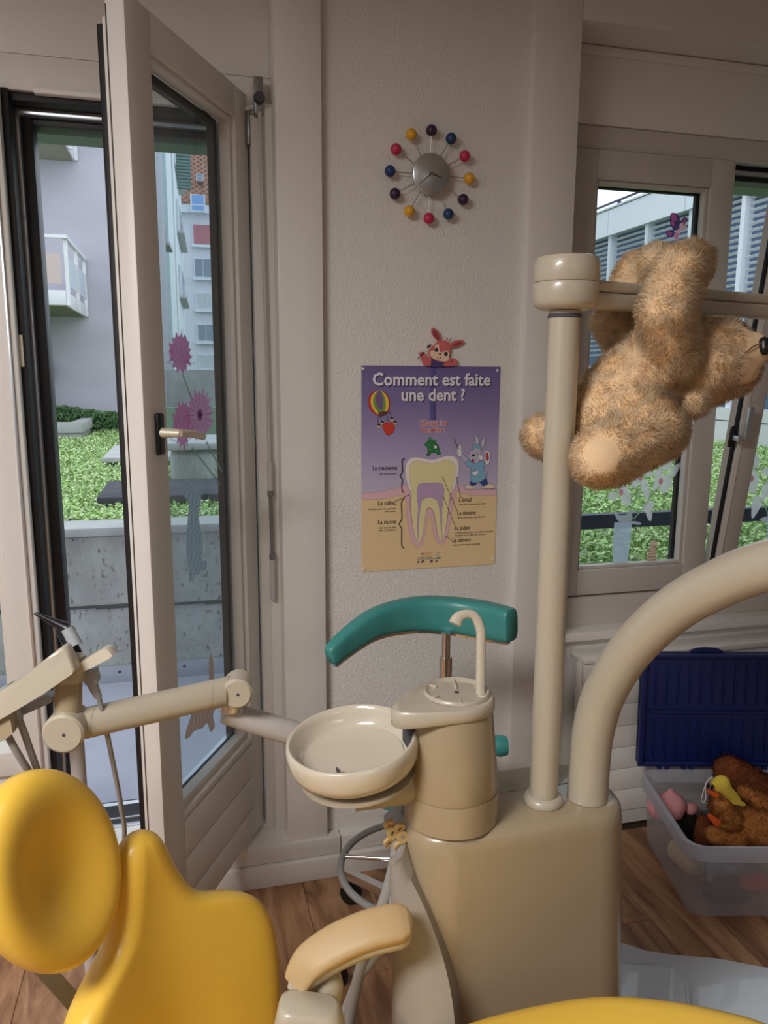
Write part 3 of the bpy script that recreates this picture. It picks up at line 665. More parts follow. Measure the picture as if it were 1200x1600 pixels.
# slabs, planter, concrete block on the lawn
def slab(name, label, x0, x1, y0, y1, z0, z1, m, cat='slab', feet=False):
    t = thing(name, label, cat, ((x0 + x1) / 2, (y0 + y1) / 2, GZ))
    box('top_slab', (x0, y0, z0), (x1, y1, z1), m, t, bev=0.01)
    if feet:
        for x in (x0 + 0.18, x1 - 0.15):
            box('foot', (x - 0.12, y0 + 0.1, GZ - 0.01), (x + 0.12, y1 - 0.1, z0 - 0.0005), 'dark_stone', t)
    else: box('bed', (x0 + 0.04, y0 + 0.03, GZ - 0.01), (x1 - 0.03, y1 - 0.03, z0 - 0.0005), 'dark_stone', t)
    return t
slab('paving_slab', 'pale grey slab raised on feet in the lawn', -0.66, 0.75, 6.55, 7.7, GZ + 0.04, GZ + 0.085, 'concrete_light', feet=True)
slab('drain_slab', 'dark weathered stone slab lying in the lawn', -0.49, 0.4, 4.45, 5.15, GZ + 0.02, GZ + 0.075, 'dark_stone')
t = thing('concrete_block', 'round shouldered concrete shaft seen through the door glass', 'concrete shaft', (0.06, 5.6, GZ))
c0, c1 = on(268, 760, 1, 5.5), on(352, 700, 1, 5.5)
bm = bmesh.new(); add_box(bm, (c0.x, 5.4, GZ + 0.0005), (c1.x + 0.1, 6.1, c1.z), bev=0.05, seg=4); from_bm('shaft', bm, 'concrete', t, 40)
box('cover', (c0.x - 0.03, 5.36, c1.z + 0.0005), (c1.x + 0.13, 6.14, c1.z + 0.05), 'concrete_light', t, bev=0.01)
t = thing('concrete_planter', 'low concrete planter box in front of the pale building', 'planter', (-2.0, 10.2, GZ))
pf = 9.75; pz = on(130, 660, 1, pf).z; px1 = on(130, 680, 1, pf).x
for nme, a, b in (('front_wall', (-4.2, pf, GZ + 0.06), (px1, pf + 0.14, pz)), ('side_wall', (px1 - 0.14, pf + 0.141, GZ + 0.06), (px1, 10.95, pz)), ('foot', (-4.2, pf + 0.03, GZ - 0.02), (px1 - 0.03, 10.9, GZ + 0.0595)), ('earth', (-4.2, pf + 0.141, GZ + 0.061), (px1 - 0.141, 10.95, pz - 0.06))):
    box(nme, a, b, 'soil' if nme == 'earth' else 'concrete_light', t, bev=0.008 if nme != 'earth' else 0)
bm = bmesh.new()
for i in range(4): add_box(bm, (-0.9, 13.8 + 0.0 * i, GZ), (4.0, 14.0, on(300, 578, 1, 13.8).z))  if i == 0 else None
struct(from_bm('garden_wall', bm, 'concrete_light'), 'plain grey garden wall behind the concrete shaft', 'wall')
struct(box('garden_step', (-0.6, 9.0, GZ), (3.0, 9.2, on(300, 637, 1, 9.0).z), 'lintel_green'), 'low greenish wall across the garden', 'wall')

# pale building straight ahead with two balconies
YW = 11.0
b1 = thing('apartment_building', 'pale lilac rendered apartment building with balconies', 'building', (-5, 12, GZ), kind=None)
box('wall', (-11, YW, GZ - 0.2), (-0.285, 20, 14), 'render_lilac', b1)
def balcony(zb, xr, yf):
    """slab underside at zb, right side xr, front at yf"""
    s = box('balcony', (xr - 3.2, yf, zb), (xr, YW, zb + 0.16), 'balcony_white', b1, bev=0.01)
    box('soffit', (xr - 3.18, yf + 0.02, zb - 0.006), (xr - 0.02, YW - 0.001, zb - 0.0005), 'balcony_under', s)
    zt = on(97, 373, 1, yf).z if zb < 3 else zb + 0.95
    ys = [yf + 0.03, yf + (YW - yf) * 0.5, YW - 0.04]
    for y in ys: box('post', (xr + 0.002, y - 0.025, zb + 0.0), (xr + 0.04, y + 0.025, zt), 'balcony_white', s)
    for k in range(4):
        x = xr - 0.28 - 0.75 * k; box('post', (x - 0.025, yf - 0.04, zb), (x + 0.025, yf - 0.002, zt), 'balcony_white', s)
    box('hand_rail', (xr - 3.2, yf - 0.05, zt + 0.0005), (xr + 0.05, yf + 0.0, zt + 0.035), 'balcony_white', s)
    box('hand_rail', (xr + 0.0, yf + 0.001, zt + 0.0005), (xr + 0.05, YW, zt + 0.035), 'balcony_white', s)
    for a, b in zip(ys, ys[1:]): box('side_panel', (xr + 0.012, a + 0.03, zb + 0.22), (xr + 0.024, b - 0.03, zt - 0.16), 'milky_panel', s)
    xs = [xr] + [xr - 0.28 - 0.75 * k for k in range(4)]
    for a, b in zip(xs, xs[1:]): box('front_panel', (b + 0.03, yf - 0.026, zb + 0.22), (a - 0.03, yf - 0.014, zt - 0.16), 'balcony_panel', s)
cz = on(134, 495, 1, YW); cf = on(100, 477, 2, cz.z)
balcony(cz.z, cz.x, max(8.6, min(cf.y, 10.3)))
uz = on(117, 252, 1, YW); uf = on(93, 212, 2, uz.z)
balcony(uz.z, uz.x, max(8.6, min(uf.y, 10.3)))
# ivy on its wall
v = []; f = []; mi = []
def ivy_leaf(c, r):
    u = V3((random.gauss(0, 1), random.gauss(0, .5), random.gauss(0, 1))).normalized() * r; q = u.cross(V3((random.gauss(0, .5), -1, random.gauss(0, .5)))).normalized() * r * 0.8; j = len(v)
    v.extend([c - u, c - q * 0.9, c + u, c + q]); f.append((j, j + 1, j + 2, j + 3)); mi.append(0 if random.random() < 0.6 else 1)
xl = on(95, 600, 1, 10.9).x
for i in range(5200):
    z = GZ + 1.75 * random.random() ** 1.15; edge = xl - 0.05 - 0.22 * (z - GZ) / 1.3 + 0.08 * math.sin(z * 9)
    x = edge - 0.9 * random.random() ** 1.5 ; ivy_leaf(V3((x, 10.97 - 0.16 * random.random(), z)), random.uniform(0.014, 0.032))
for i in range(1700):
    t_ = random.random(); x = xl - 0.3 + 1.15 * t_; z = GZ + 0.02 + (0.36 - 0.16 * t_) * random.random(); ivy_leaf(V3((x, 10.97 - 0.2 * random.random(), z)), random.uniform(0.014, 0.03))
tag(mk('ivy', v, f, ['ivy', 'ivy_b'], None, None, mi), 'dark green ivy climbing the pale building wall', 'ivy', kind='stuff')

# narrow receding facade with green glazing, seen through the door glass
b2 = thing('corner_building', 'tall narrow facade with green strips receding behind the door glass', 'building', (-0.6, 30, GZ))
def fx(px, Y): return on(px, 500, 1, Y).x
def strip(nm, pxa, Ya, pxb, Yb, z1, m, th=0.25):
    a, b = V3((fx(pxa, Ya), Ya, GZ - 0.1)), V3((fx(pxb, Yb), Yb, GZ - 0.1)); d = (b - a); nrm = V3((-d.y, d.x, 0)).normalized() * th
    return prism(nm, [a, b, b + nrm, a + nrm], (0, 0, z1), m, b2, sm=None)
strip('white_band', 236, 20.1, 249, 21, 24, 'facade_white'); strip('green_band', 249, 21.05, 258, 23, 26, 'facade_green'); strip('white_pier', 258, 23.02, 259.5, 23.5, 26, 'facade_white'); strip('green_band', 259.5, 23.55, 269, 27, 26, 'facade_green'); strip('white_band', 269, 27.05, 277, 31, 28, 'facade_white'); strip('grey_band', 277, 31.05, 279, 33, 22, 'concrete_light'); strip('white_band', 279, 33.05, 290, 44, 17.6, 'facade_white')
for k in range(6):
    for (pa, Ya, pb, Yb) in ((251, 21.4, 257, 22.6), (282, 35.5, 287.5, 41)):
        z = 2.2 + k * 2.7; a, b = V3((fx(pa, Ya), Ya, z)), V3((fx(pb, Yb), Yb, z)); d = (b - a); nr = V3((d.y, -d.x, 0)).normalized()
        wdw = prism('window', [a + nr * 0.01, b + nr * 0.01, b + nr * 0.12, a + nr * 0.12], (0, 0, 1.3), 'facade_white', b2, sm=None)
        prism('pane', [a.lerp(b, .12) + nr * 0.1205, a.lerp(b, .88) + nr * 0.1205, a.lerp(b, .88) + nr * 0.14, a.lerp(b, .12) + nr * 0.14], (0, 0, 1.12), 'far_glass', wdw, sm=None)
        prism('sill', [a + nr * 0.01 - V3((0, 0, .1)), b + nr * 0.01 - V3((0, 0, .1)), b + nr * 0.3 - V3((0, 0, .1)), a + nr * 0.3 - V3((0, 0, .1))], (0, 0, 0.09), 'concrete_light', wdw, sm=None)
# louvred green screen on top of it
sa, sb = on(277, 300, 1, 33), on(299, 300, 1, 33.5); zt_, zb_ = on(285, 226, 1, 33).z, on(285, 296, 1, 33).z
fr_ = (V3((sa.x, 32.9, zb_)), V3((1, 0, 0)), V3((0, 1, 0)), UPZ)
sc_ = box('louvre_screen', (0, 0.06, 0), (sb.x - sa.x, 0.14, zt_ - zb_ + 1.2), 'shutter_green', b2, fr_)
for k in range(16): box('slat', (0.02, 0.0, k * (zt_ - zb_) / 14 + 0.03), (sb.x - sa.x - 0.02, 0.058, k * (zt_ - zb_) / 14 + 0.11), 'shutter_green', sc_, fr_)

# far lilac building with red roof
YF = 46.0
b3 = thing('far_house', 'distant lilac house with red tiled roof and stacked windows', 'building', (4, YF + 4, GZ))
def fp(px, py): return on(px, py, 1, YF)
eav = fp(300, 334).z
box('wall', (fx(286, YF), YF, GZ - 0.2), (fx(430, YF), YF + 9, eav), 'facade_far', b3)
box('cornice', (fx(284, YF), YF - 0.35, eav + 0.001), (fx(430, YF), YF, eav + 0.45), 'facade_white', b3)
zr = fp(315, 262).z * 1.10
rf = prism('roof', [V3((fx(280, YF), YF - 0.4, eav + 0.46)), V3((fx(280, YF), YF + 4.5, zr + 0.6)), V3((fx(280, YF), YF + 9, eav + 0.46))], (fx(430, YF) - fx(280, YF), 0, 0), 'roof_tile', b3, sm=None)
sl_ = V3((0, 4.9, zr + 0.14 - eav)); x0r, x1r = fx(282, YF), fx(372, YF); rows = 22; tb = bmesh.new()
tw = (x1r - x0r) / 16; rl = sl_.length / rows; dn = sl_.normalized(); nn_ = V3((0, -dn.z, dn.y))
for r_ in range(rows):
    for c_ in range(13):
        if (r_ + c_) % 2: continue
        add_box(tb, (0, 0, 0.01), (tw * 0.94, rl, 0.07), (V3((x0r + c_ * tw + (tw / 2 if r_ % 2 else 0), YF - 0.4, eav + 0.46)) + sl_ * (r_ / rows), V3((1, 0, 0)), dn, nn_))
tag(from_bm('roof_tiles', tb, 'roof_tile_b', rf), kind='stuff')
def roofwin(px0, px1, py0, py1, m):
    a, b = fp(px0, py1), fp(px1, py0); yy = YF - 0.5 + 4.9 * max(0, (a.z - eav - 0.46)) / max(0.1, (zr + 0.14 - eav)); k = yy / YF
    a, b = on(px0, py1, 1, yy), on(px1, py0, 1, yy)
    w_ = box('dormer', (a.x, yy - 0.25, a.z), (b.x, yy + 2.2, b.z), 'facade_white', rf); d_ = (b.x - a.x) * 0.1
    box('pane', (a.x + d_, yy - 0.27, a.z + d_), (b.x - d_, yy - 0.2505, b.z - d_ * 0.5), m, w_); box('bar', (a.x + d_, yy - 0.29, a.z + (b.z - a.z) * 0.36), (b.x - d_, yy - 0.2705, a.z + (b.z - a.z) * 0.42), 'facade_white', w_)
roofwin(298, 320, 306, 332, 'far_glass_blue'); roofwin(307, 317, 273, 283, 'far_glass')
for (py0, py1, kind) in ((353, 381, 'shutter'), (406, 432, 'glass'), (459, 482, 'curtain'), (508, 532, 'glass'), (555, 575, 'curtain')):
    for k in range(4):
        off = 42 * k; a, b = fp(303 + (py0 - 353) * 0.045 + off, py1), fp(333 + (py0 - 353) * 0.05 + off, py0)
        wn = box('window', (a.x - 0.06, YF - 0.1, a.z - 0.06), (b.x + 0.06, YF - 0.001, b.z + 0.06), 'facade_white', b3)
        box('sill', (a.x - 0.15, YF - 0.3, a.z - 0.2), (b.x + 0.15, YF - 0.101, a.z - 0.061), 'facade_white', wn)
        if kind == 'shutter':
            sh = box('roller_shutter', (a.x, YF - 0.16, a.z), (b.x, YF - 0.1005, b.z), 'shutter_red', wn)
        else:
            box('pane', (a.x, YF - 0.13, a.z), (a.x + (b.x - a.x) * 0.37, YF - 0.1005, b.z), 'curtain' if kind == 'curtain' else 'far_glass', wn)
            box('pane', (a.x + (b.x - a.x) * 0.42, YF - 0.13, a.z), (b.x, YF - 0.1005, b.z), 'far_glass' if kind == 'glass' else 'curtain', wn)

# office wing on the right with external blinds
XO = 6.22
b4 = thing('office_building', 'long white office wing with grey venetian blinds', 'building', (XO + 3, 9, GZ))
box('core', (XO + 0.12, 2.0, GZ - 0.1), (XO + 6, 24, 3.93), 'office_panel', b4)
for k in range(11):
    y = 3.35 + 1.83 * k; box('fascia_panel', (XO - 0.08, y + 0.008, 3.56), (XO + 0.119, y + 1.83 - 0.008, 3.92), 'office_panel', b4)
box('roof_edge', (XO - 0.1, 3.0, 3.931), (XO + 6, 24, 3.955), 'office_frame', b4)
rl_ = box('roof_railing', (XO + 0.30, 3.0, 4.155), (XO + 0.335, 24, 4.18), 'rail_blue', b4)
box('rail_wire', (XO + 0.31, 3.0, 4.07), (XO + 0.32, 24, 4.08), 'rail_blue', rl_)
for k in range(13): box('rail_post', (XO + 0.30, 3.3 + 1.55 * k, 3.956), (XO + 0.345, 3.34 + 1.55 * k, 4.154), 'rail_blue', rl_)
box('plinth', (XO - 0.1, 2.6, GZ - 0.05), (XO + 0.119, 24, 1.16), 'plinth_white', b4)
box('plinth_joint', (XO - 0.104, 2.6, 1.01), (XO - 0.1005, 24, 1.02), 'concrete_joint', b4)
box('window_band', (XO + 0.085, 2.6, 1.161), (XO + 0.119, 24, 3.559), 'office_glass', b4)
box('transom', (XO + 0.0, 2.6, 1.62), (XO + 0.084, 24, 1.68), 'office_frame', b4)
slm = None
for k in range(19):
    y = 3.05 + 0.955 * k
    mu = box('mullion', (XO - 0.03, y - 0.035, 1.161), (XO + 0.084, y + 0.035, 3.559), 'office_frame', b4)
    bm = bmesh.new(); zlow = 1.75 if k != 4 else 2.3
    nsl = int((3.50 - zlow) / 0.072)
    for i in range(nsl):
        z = 3.50 - i * 0.072
        fr2 = (V3((XO + 0.03, y + 0.06, z)), V3((0.82, 0, -0.57)), V3((0, 1, 0)), V3((0.57, 0, 0.82)))
        add_box(bm, (-0.020, 0, -0.002), (0.020, 0.835, 0.002), fr2)
    o = from_bm('blind', bm, 'office_blind', b4); tag(o, kind='stuff')
# guard rail on the lawn outside the window
rz1, rz0 = on(1000, 800, 1, 2.62).z, on(1000, 822, 1, 2.62).z
t = thing('guard_rail', 'dark blue guard rail bar crossing outside the window', 'railing', (2.5, 2.63, GZ))
box('bar', (1.215, 2.60, rz0), (4.8, 2.64, rz1), 'rail_blue', t, bev=0.004)
for x in (1.235, 3.4, 4.7): box('post', (x - 0.02, 2.605, GZ - 0.019), (x + 0.02, 2.635, rz0 - 0.0005), 'rail_blue', t)

# ================================================================== ON THE WALL: poster, cut-out rabbit, clock
PX0, PX1 = on(565, 571, 1, 2.125).x, on(783, 573, 1, 2.125).x
PZ1 = on(565, 571, 1, 2.125).z; PZ0 = PZ1 - 0.594
PWD = PX1 - PX0
def pp(X, Y):
    """print position on the poster: (across, up) in metres from its lower left corner"""
    wv = 953 - (Y - 140) / 1360 * 48; u = (X - 62) / wv; v = (Y - 135 - 7 * u) / (1395 - 42 * u); return (u * PWD, (1 - v) * 0.594)
poster = thing('poster', 'French tooth anatomy poster pinned below the rabbit cut-out', 'poster', ((PX0 + PX1) / 2, 2.128, PZ0))
def sheet():
    m = bpy.data.materials.new('poster_sheet'); m.use_nodes = True; t = m.node_tree; b = t.nodes['Principled BSDF']; b.inputs['Roughness'].default_value = 0.55
    co = t.nodes.new('ShaderNodeTexCoord'); sp = t.nodes.new('ShaderNodeSeparateXYZ'); r = t.nodes.new('ShaderNodeValToRGB'); mr = t.nodes.new('ShaderNodeMapRange')
    mr.inputs['From Max'].default_value = 0.594; t.links.new(co.outputs['Object'], sp.inputs[0]); t.links.new(sp.outputs[2], mr.inputs[0]); t.links.new(mr.outputs[0], r.inputs[0])
    e = r.color_ramp.elements; e[0].position = 0; e[0].color = rgb(238, 208, 160); e[1].position = 1; e[1].color = rgb(108, 96, 150)
    for p, c in ((0.3, (236, 206, 160)), (0.36, (206, 196, 216)), (0.55, (184, 172, 208)), (0.82, (132, 120, 170))): x = e.new(p); x.color = rgb(*c)
    t.links.new(r.outputs[0], b.inputs['Base Color']); MATS['poster_sheet'] = m
sheet()
# paper sheet, lower right corner lifting a little off the wall
nx_, nz_ = 14, 18; vs = []
def lift(u, v): return 0.0008 + 0.0004 * math.sin(9 * u + 3 * v)
for j in range(nz_ + 1):
    for i in range(nx_ + 1):
        u, v = i / nx_, j / nz_; vs.append((PX0 + u * PWD, 2.1292 - lift(u, v), PZ0 + v * 0.594))
fs = [(j * (nx_ + 1) + i, j * (nx_ + 1) + i + 1, (j + 1) * (nx_ + 1) + i + 1, (j + 1) * (nx_ + 1) + i) for j in range(nz_) for i in range(nx_)]
mk('sheet', vs, fs, 'poster_sheet', poster, 180)
PO = V3((PX0, 2.1292 - 0.0013, PZ0)); PF = dict(ux=(1, 0, 0), uy=(0, 0, 1), un=(0, -1, 0))
def newp(): return Print(PO, **PF)
def pts(*a): return [pp(x, y) for x, y in a]
pink, pinkl = cline((234, 190, 198)), cline((176, 116, 128))
ink, inkb = cline((44, 34, 40)), cline((20, 16, 34))
tan, ench, dent, pulp = cline((238, 208, 160)), cline((246, 238, 232)), cline((240, 228, 172)), cline((198, 164, 200))
# gum, tooth, roots
g = newp()
gum = pts((64, 980), (150, 978), (230, 966), (300, 948), (350, 925), (390, 985), (380, 1045), (388, 1130), (400, 1200), (420, 1290), (440, 1335), (462, 1290), (478, 1190), (494, 1110), (516, 1090), (540, 1120), (556, 1210), (572, 1290), (596, 1328), (620, 1270), (640, 1160), (652, 1060), (670, 985), (720, 930), (765, 955), (830, 965), (900, 968), (984, 966), (981, 1010), (900, 1010), (800, 1005), (740, 990), (705, 975), (690, 1010), (672, 1080), (655, 1200), (632, 1310), (598, 1352), (560, 1330), (540, 1260), (528, 1170), (514, 1132), (500, 1160), (488, 1260), (468, 1345), (436, 1367), (400, 1330), (376, 1250), (360, 1130), (356, 1040), (340, 995), (300, 1000), (230, 1018), (150, 1026), (64, 1026))
g.poly(pts((62, 1022), (230, 1015), (300, 998), (345, 990), (356, 1040), (360, 1130), (376, 1250), (400, 1330), (436, 1367), (468, 1345), (488, 1260), (500, 1160), (514, 1132), (528, 1170), (540, 1260), (560, 1330), (598, 1352), (632, 1310), (655, 1200), (672, 1080), (690, 1010), (705, 975), (740, 990), (800, 1005), (984, 1008), (968, 1492), (62, 1529)), tan, 1)
g.poly(gum, pink, 2); g.stroke(gum, 0.0006, pinkl, 3, closed=True)
en = pts((395, 985), (368, 930), (352, 850), (356, 790), (385, 750), (430, 741), (490, 752), (540, 758), (600, 742), (650, 732), (700, 750), (718, 800), (712, 860), (695, 930), (668, 985), (600, 1000), (460, 1000))
g.smooth(en, ench, 3, 4); g.stroke(en, 0.0006, pinkl, 3.5, True, 4)
de = pts((392, 985), (386, 900), (380, 830), (392, 785), (430, 766), (490, 778), (540, 786), (600, 770), (645, 764), (682, 790), (692, 840), (680, 910), (662, 985), (648, 1060), (636, 1160), (618, 1270), (597, 1326), (574, 1290), (560, 1210), (546, 1120), (520, 1088), (496, 1100), (482, 1180), (464, 1290), (440, 1334), (418, 1290), (400, 1190), (390, 1090))
g.smooth(de, dent, 4, 3); g.stroke(de, 0.0006, pinkl, 4.5, True, 3)
pu = pts((436, 1330), (430, 1200), (438, 1080), (430, 1020), (428, 960), (440, 926), (480, 916), (524, 918), (570, 914), (604, 926), (616, 960), (612, 1020), (600, 1100), (598, 1320), (590, 1190), (580, 1080), (566, 1035), (530, 1018), (490, 1018), (462, 1040), (448, 1110), (441, 1200))
g.poly(pu, pulp, 5); g.stroke(pu, 0.0006, cline((150, 110, 156)), 5.5, True)
tooth = g.build('tooth_print', poster)
# braces and leader lines
for br in (((348, 748), (332, 760), (330, 790), (332, 840), (316, 868), (330, 890), (328, 940), (332, 970), (344, 981)), ((345, 1022), (328, 1040), (326, 1080), (328, 1160), (310, 1197), (326, 1230), (326, 1310), (328, 1350), (341, 1367))):
    b = newp(); b.stroke(pts(*br), 0.0030, inkb, 6, smooth=4); b.build('brace', poster)
for ln in (((284, 1042), (372, 997)), ((730, 1020), (700, 882)), ((706, 1116), (606, 882)), ((692, 1222), (610, 1016)), ((668, 1322), (628, 1288))):
    b = newp(); b.stroke(pts(*ln), 0.0014, ink, 6); q = pp(*ln[1]); b.ell(q[0], q[1], 0.0018, 0.0018, ink, 6.5, n=8); b.build('leader_line', poster)
# lettering
t = newp(); wht, shd = cline((236, 232, 240)), cline((52, 42, 84))
for body, X, Y, size, sx in (('Comment est faite', 133, 262, 0.049, 940), ('une dent ?', 323, 364, 0.049, 760)):
    q = pp(X, Y); ft = pp(sx, Y)[0] - q[0]
    t.text(body, q[0] + 0.0028, q[1] - 0.0022, size, shd, 3, bold=0.0012, fit=ft); t.text(body, q[0], q[1], size, wht, 4, bold=0.0012, fit=ft)
t.build('title_lettering', poster)
t = newp()
for body, X, Y, X2 in (('Chassez les', 446, 528, 634), ('bactéries !', 456, 575, 628)):
    q = pp(X, Y); ft = pp(X2, Y)[0] - q[0]; t.text(body, q[0], q[1], 0.0215, cline((246, 226, 226)), 3, bold=0.0013, shear=0.12, fit=ft); t.text(body, q[0], q[1], 0.0215, cline((196, 48, 60)), 4, bold=0.0002, shear=0.12, fit=ft)
t.build('slogan_lettering', poster)
CAP = (('La couronne', 296, 826, 'RIGHT', 134, (('sort de la gencive', 296, 856),)), ('Le collet,', 290, 1066, 'RIGHT', 168, (('la limite entre la couronne', 290, 1094), ('et la racine', 290, 1112))),
       ('La racine', 290, 1196, 'RIGHT', 168, (('tout dans la dent', 290, 1224), ('dans la mâchoire', 290, 1241))), ("L'émail", 716, 1050, 'LEFT', 804, (('tissu qui recouvre les dents', 718, 1074),)),
       ('La dentine', 704, 1142, 'LEFT', 834, (("dure, se trouve sous l'émail", 706, 1166),)), ('La pulpe', 686, 1246, 'LEFT', 790, (('où se trouvent les nerfs et les vaisseaux', 688, 1272), ('sanguins car la dent est vivante', 688, 1290))),
       ('Le cément', 670, 1332, 'LEFT', 800, (('recouvre la racine des dents', 672, 1357),)))
for body, X, Y, al, X2, small in CAP:
    t = newp(); q = pp(min(X, X2), Y); ft = abs(pp(X2, Y)[0] - pp(X, Y)[0]); t.text(body, q[0], q[1], 0.0188, ink, 6, bold=0.0001, fit=ft)
    for b_, x_, y_ in small: q = pp(x_, y_); t.text(b_, q[0], q[1], 0.0078, ink, 6, align=al, sx=0.98)
    t.build('caption', poster)
# publisher's marks at the foot
t = newp(); red = cline((190, 50, 44)); blu = cline((44, 84, 150))
t.stroke(pts((462, 1404), (534, 1402), (534, 1414), (462, 1417)), 0.0009, red, 3, closed=True); q = pp(464, 1410); t.ell(q[0], q[1], 0.0026, 0.0032, red, 4, n=10)
t.stroke(pts((428, 1452), (470, 1444), (520, 1446), (588, 1444)), 0.0014, blu, 3); q = pp(574, 1413); t.stroke([(q[0] + 0.0052 * math.cos(k * .628), q[1] + 0.0052 * math.sin(k * .628)) for k in range(10)], 0.0016, cline((150, 172, 160)), 3, closed=True)
t.poly(pts((560, 1436), (590, 1435), (590, 1444), (560, 1446)), blu, 4)
q = pp(430, 1440); t.text('Les dents des Bons', q[0], q[1], 0.0062, ink, 4)
for X, Y, rr_ in ((440, 1468, 9), (470, 1466, 12), (528, 1466, 11), (562, 1464, 8)):
    q = pp(X, Y); t.ell(q[0], q[1], rr_ * 0.00045, rr_ * 0.00042, inkb, 3, n=12); t.ell(q[0] + 0.0008, q[1] - 0.0018, rr_ * 0.0003, rr_ * 0.00026, cline((230, 190, 160)), 4, n=12)
t.build('publisher_mark', poster)
# hot-air balloon
t = newp(); c = lambda X, Y: pp(X, Y)
t.smooth(pts((165, 298), (120, 320), (106, 370), (120, 425), (165, 460), (200, 466), (236, 440), (250, 390), (238, 335), (205, 303)), cline((196, 52, 52)), 3)
t.smooth(pts((165, 300), (128, 335), (124, 385), (145, 430), (180, 458), (222, 446), (240, 400), (234, 345), (200, 304)), cline((240, 206, 80)), 4)
t.smooth(pts((168, 302), (142, 340), (140, 385), (160, 425), (184, 448), (214, 430), (222, 390), (214, 340), (192, 304)), cline((120, 160, 74)), 5)
t.smooth(pts((170, 304), (154, 340), (156, 380), (174, 415), (190, 425), (204, 400), (202, 345), (186, 306)), cline((120, 92, 140)), 6)
t.smooth(pts((176, 440), (180, 466), (215, 458), (236, 436)), cline((110, 60, 70)), 7)
for ln in (((168, 462), (172, 525)), ((182, 468), (204, 520)), ((228, 455), (238, 500)), ((244, 430), (262, 490))): t.stroke(pts(*ln), 0.0009, ink, 4)
t.smooth(pts((200, 518), (262, 508), (278, 530), (272, 572), (232, 592), (212, 566)), cline((214, 62, 44)), 5)
for X, Y in ((176, 530), (200, 512), (262, 488), (284, 512)): q = pp(X, Y); t.ell(q[0], q[1], 0.0046, 0.0052, cline((236, 200, 160)), 5, n=12); t.ell(q[0], q[1] + 0.0034, 0.0044, 0.0026, inkb, 6, n=10)
t.build('balloon_print', poster)
# green germ
t = newp(); gg = cline((44, 126, 70)); gd = cline((20, 70, 40))
germ = pts((518, 604), (508, 628), (478, 660), (500, 672), (505, 706), (494, 730), (512, 732), (524, 712), (556, 708), (572, 728), (592, 722), (582, 696), (578, 668), (556, 640), (566, 630), (544, 634), (530, 618))
t.poly(germ, gg, 3); t.stroke(germ, 0.0012, gd, 4, closed=True)
for X, Y in ((522, 622), (510, 660), (545, 660), (520, 690), (566, 700)): q = pp(X, Y); t.ell(q[0], q[1], 0.0018, 0.0018, cline((190, 220, 190)), 4.5, n=8)
q = pp(556, 674); t.ell(q[0], q[1], 0.0046, 0.0044, cline((236, 236, 226)), 5, n=12)
t.build('germ_print', poster)
# rabbit in a blue smock, drawn plainly
t = newp(); rg = cline((196, 194, 214)); rl = cline((84, 74, 104)); sm_ = cline((134, 186, 214)); tr = cline((52, 70, 140)); sh = cline((236, 222, 196)); glv = cline((238, 238, 242))
for P_, m_, l_ in ((((835, 595), (828, 640), (842, 676), (860, 664), (862, 630)), rg, 3), (((900, 608), (878, 630), (872, 670), (890, 676), (904, 645)), rg, 3),
                   (((812, 700), (806, 690), (780, 740), (800, 770), (852, 792), (868, 740), (868, 690), (830, 676)), rg, 4), (((808, 700), (820, 666), (852, 656), (876, 690), (860, 690), (836, 680)), sm_, 5),
                   (((790, 770), (775, 752), (730, 712), (722, 726), (764, 784)), rg, 3), (((732, 655), (714, 672), (704, 705), (716, 740), (738, 728), (734, 690)), glv, 4),
                   (((764, 780), (790, 766), (830, 790), (880, 770), (900, 800), (890, 812), (900, 850), (904, 890), (850, 918), (798, 908), (800, 850), (798, 812), (772, 806)), sm_, 5),
                   (((798, 905), (850, 916), (902, 888), (918, 935), (884, 940), (856, 912), (830, 936), (800, 934)), tr, 4),
                   (((760, 960), (764, 934), (790, 936), (824, 948), (826, 962)), sh, 5), (((884, 960), (890, 946), (936, 926), (962, 940), (964, 960)), sh, 5),
                   (((808, 846), (830, 840), (854, 836), (848, 862), (820, 868)), glv, 6), (((900, 712), (912, 698), (936, 716), (934, 770), (922, 796), (904, 792)), glv, 5), (((906, 722), (920, 714), (926, 760), (910, 768)), cline((206, 60, 70)), 6),
                   (((880, 860), (906, 836), (918, 848), (910, 880), (900, 886)), rg, 3)):
    q = pts(*P_); t.smooth(q, m_, l_, 4); t.stroke(q, 0.0009, rl, l_ + 0.5, True, 4)
t.stroke(pts((686, 612), (690, 640), (704, 664), (716, 690)), 0.0026, cline((120, 50, 50)), 6, smooth=3); t.stroke(pts((680, 610), (684, 636)), 0.0036, cline((170, 150, 160)), 7)
q = pp(818, 732); t.ell(q[0], q[1], 0.005, 0.0036, inkb, 7, n=12); q = pp(814, 768); t.ell(q[0], q[1], 0.0046, 0.0052, cline((190, 50, 60)), 7, n=12)
q = pp(846, 722); t.ell(q[0], q[1], 0.0016, 0.003, inkb, 7, n=8); q = pp(872, 748); t.ell(q[0], q[1], 0.0056, 0.0076, glv, 5, n=10)
t.build('rabbit_print', poster)
for u, v in ((0.012, 0.985), (0.975, 0.982), (0.02, 0.018), (0.985, 0.03)):
    lathe('pin', [(0, 0.004), (0.0035, 0.003), (0.004, 0.0)], V3((PX0 + u * PWD, 2.1276, PZ0 + v * 0.594)), 'white_cord', poster, axis=(0, -1, 0), segs=10)
# tape strip that runs down from the rabbit
tp = Print(PO, **PF); 
for x0, x1, c_ in ((519, 536, (98, 92, 156)), (538, 560, (84, 76, 140))): tp.poly(pts((x0, 142), (x1, 142), (x1, 492), (x0, 492)), cline(c_), 1)
tp.build('hanging_strip', poster)

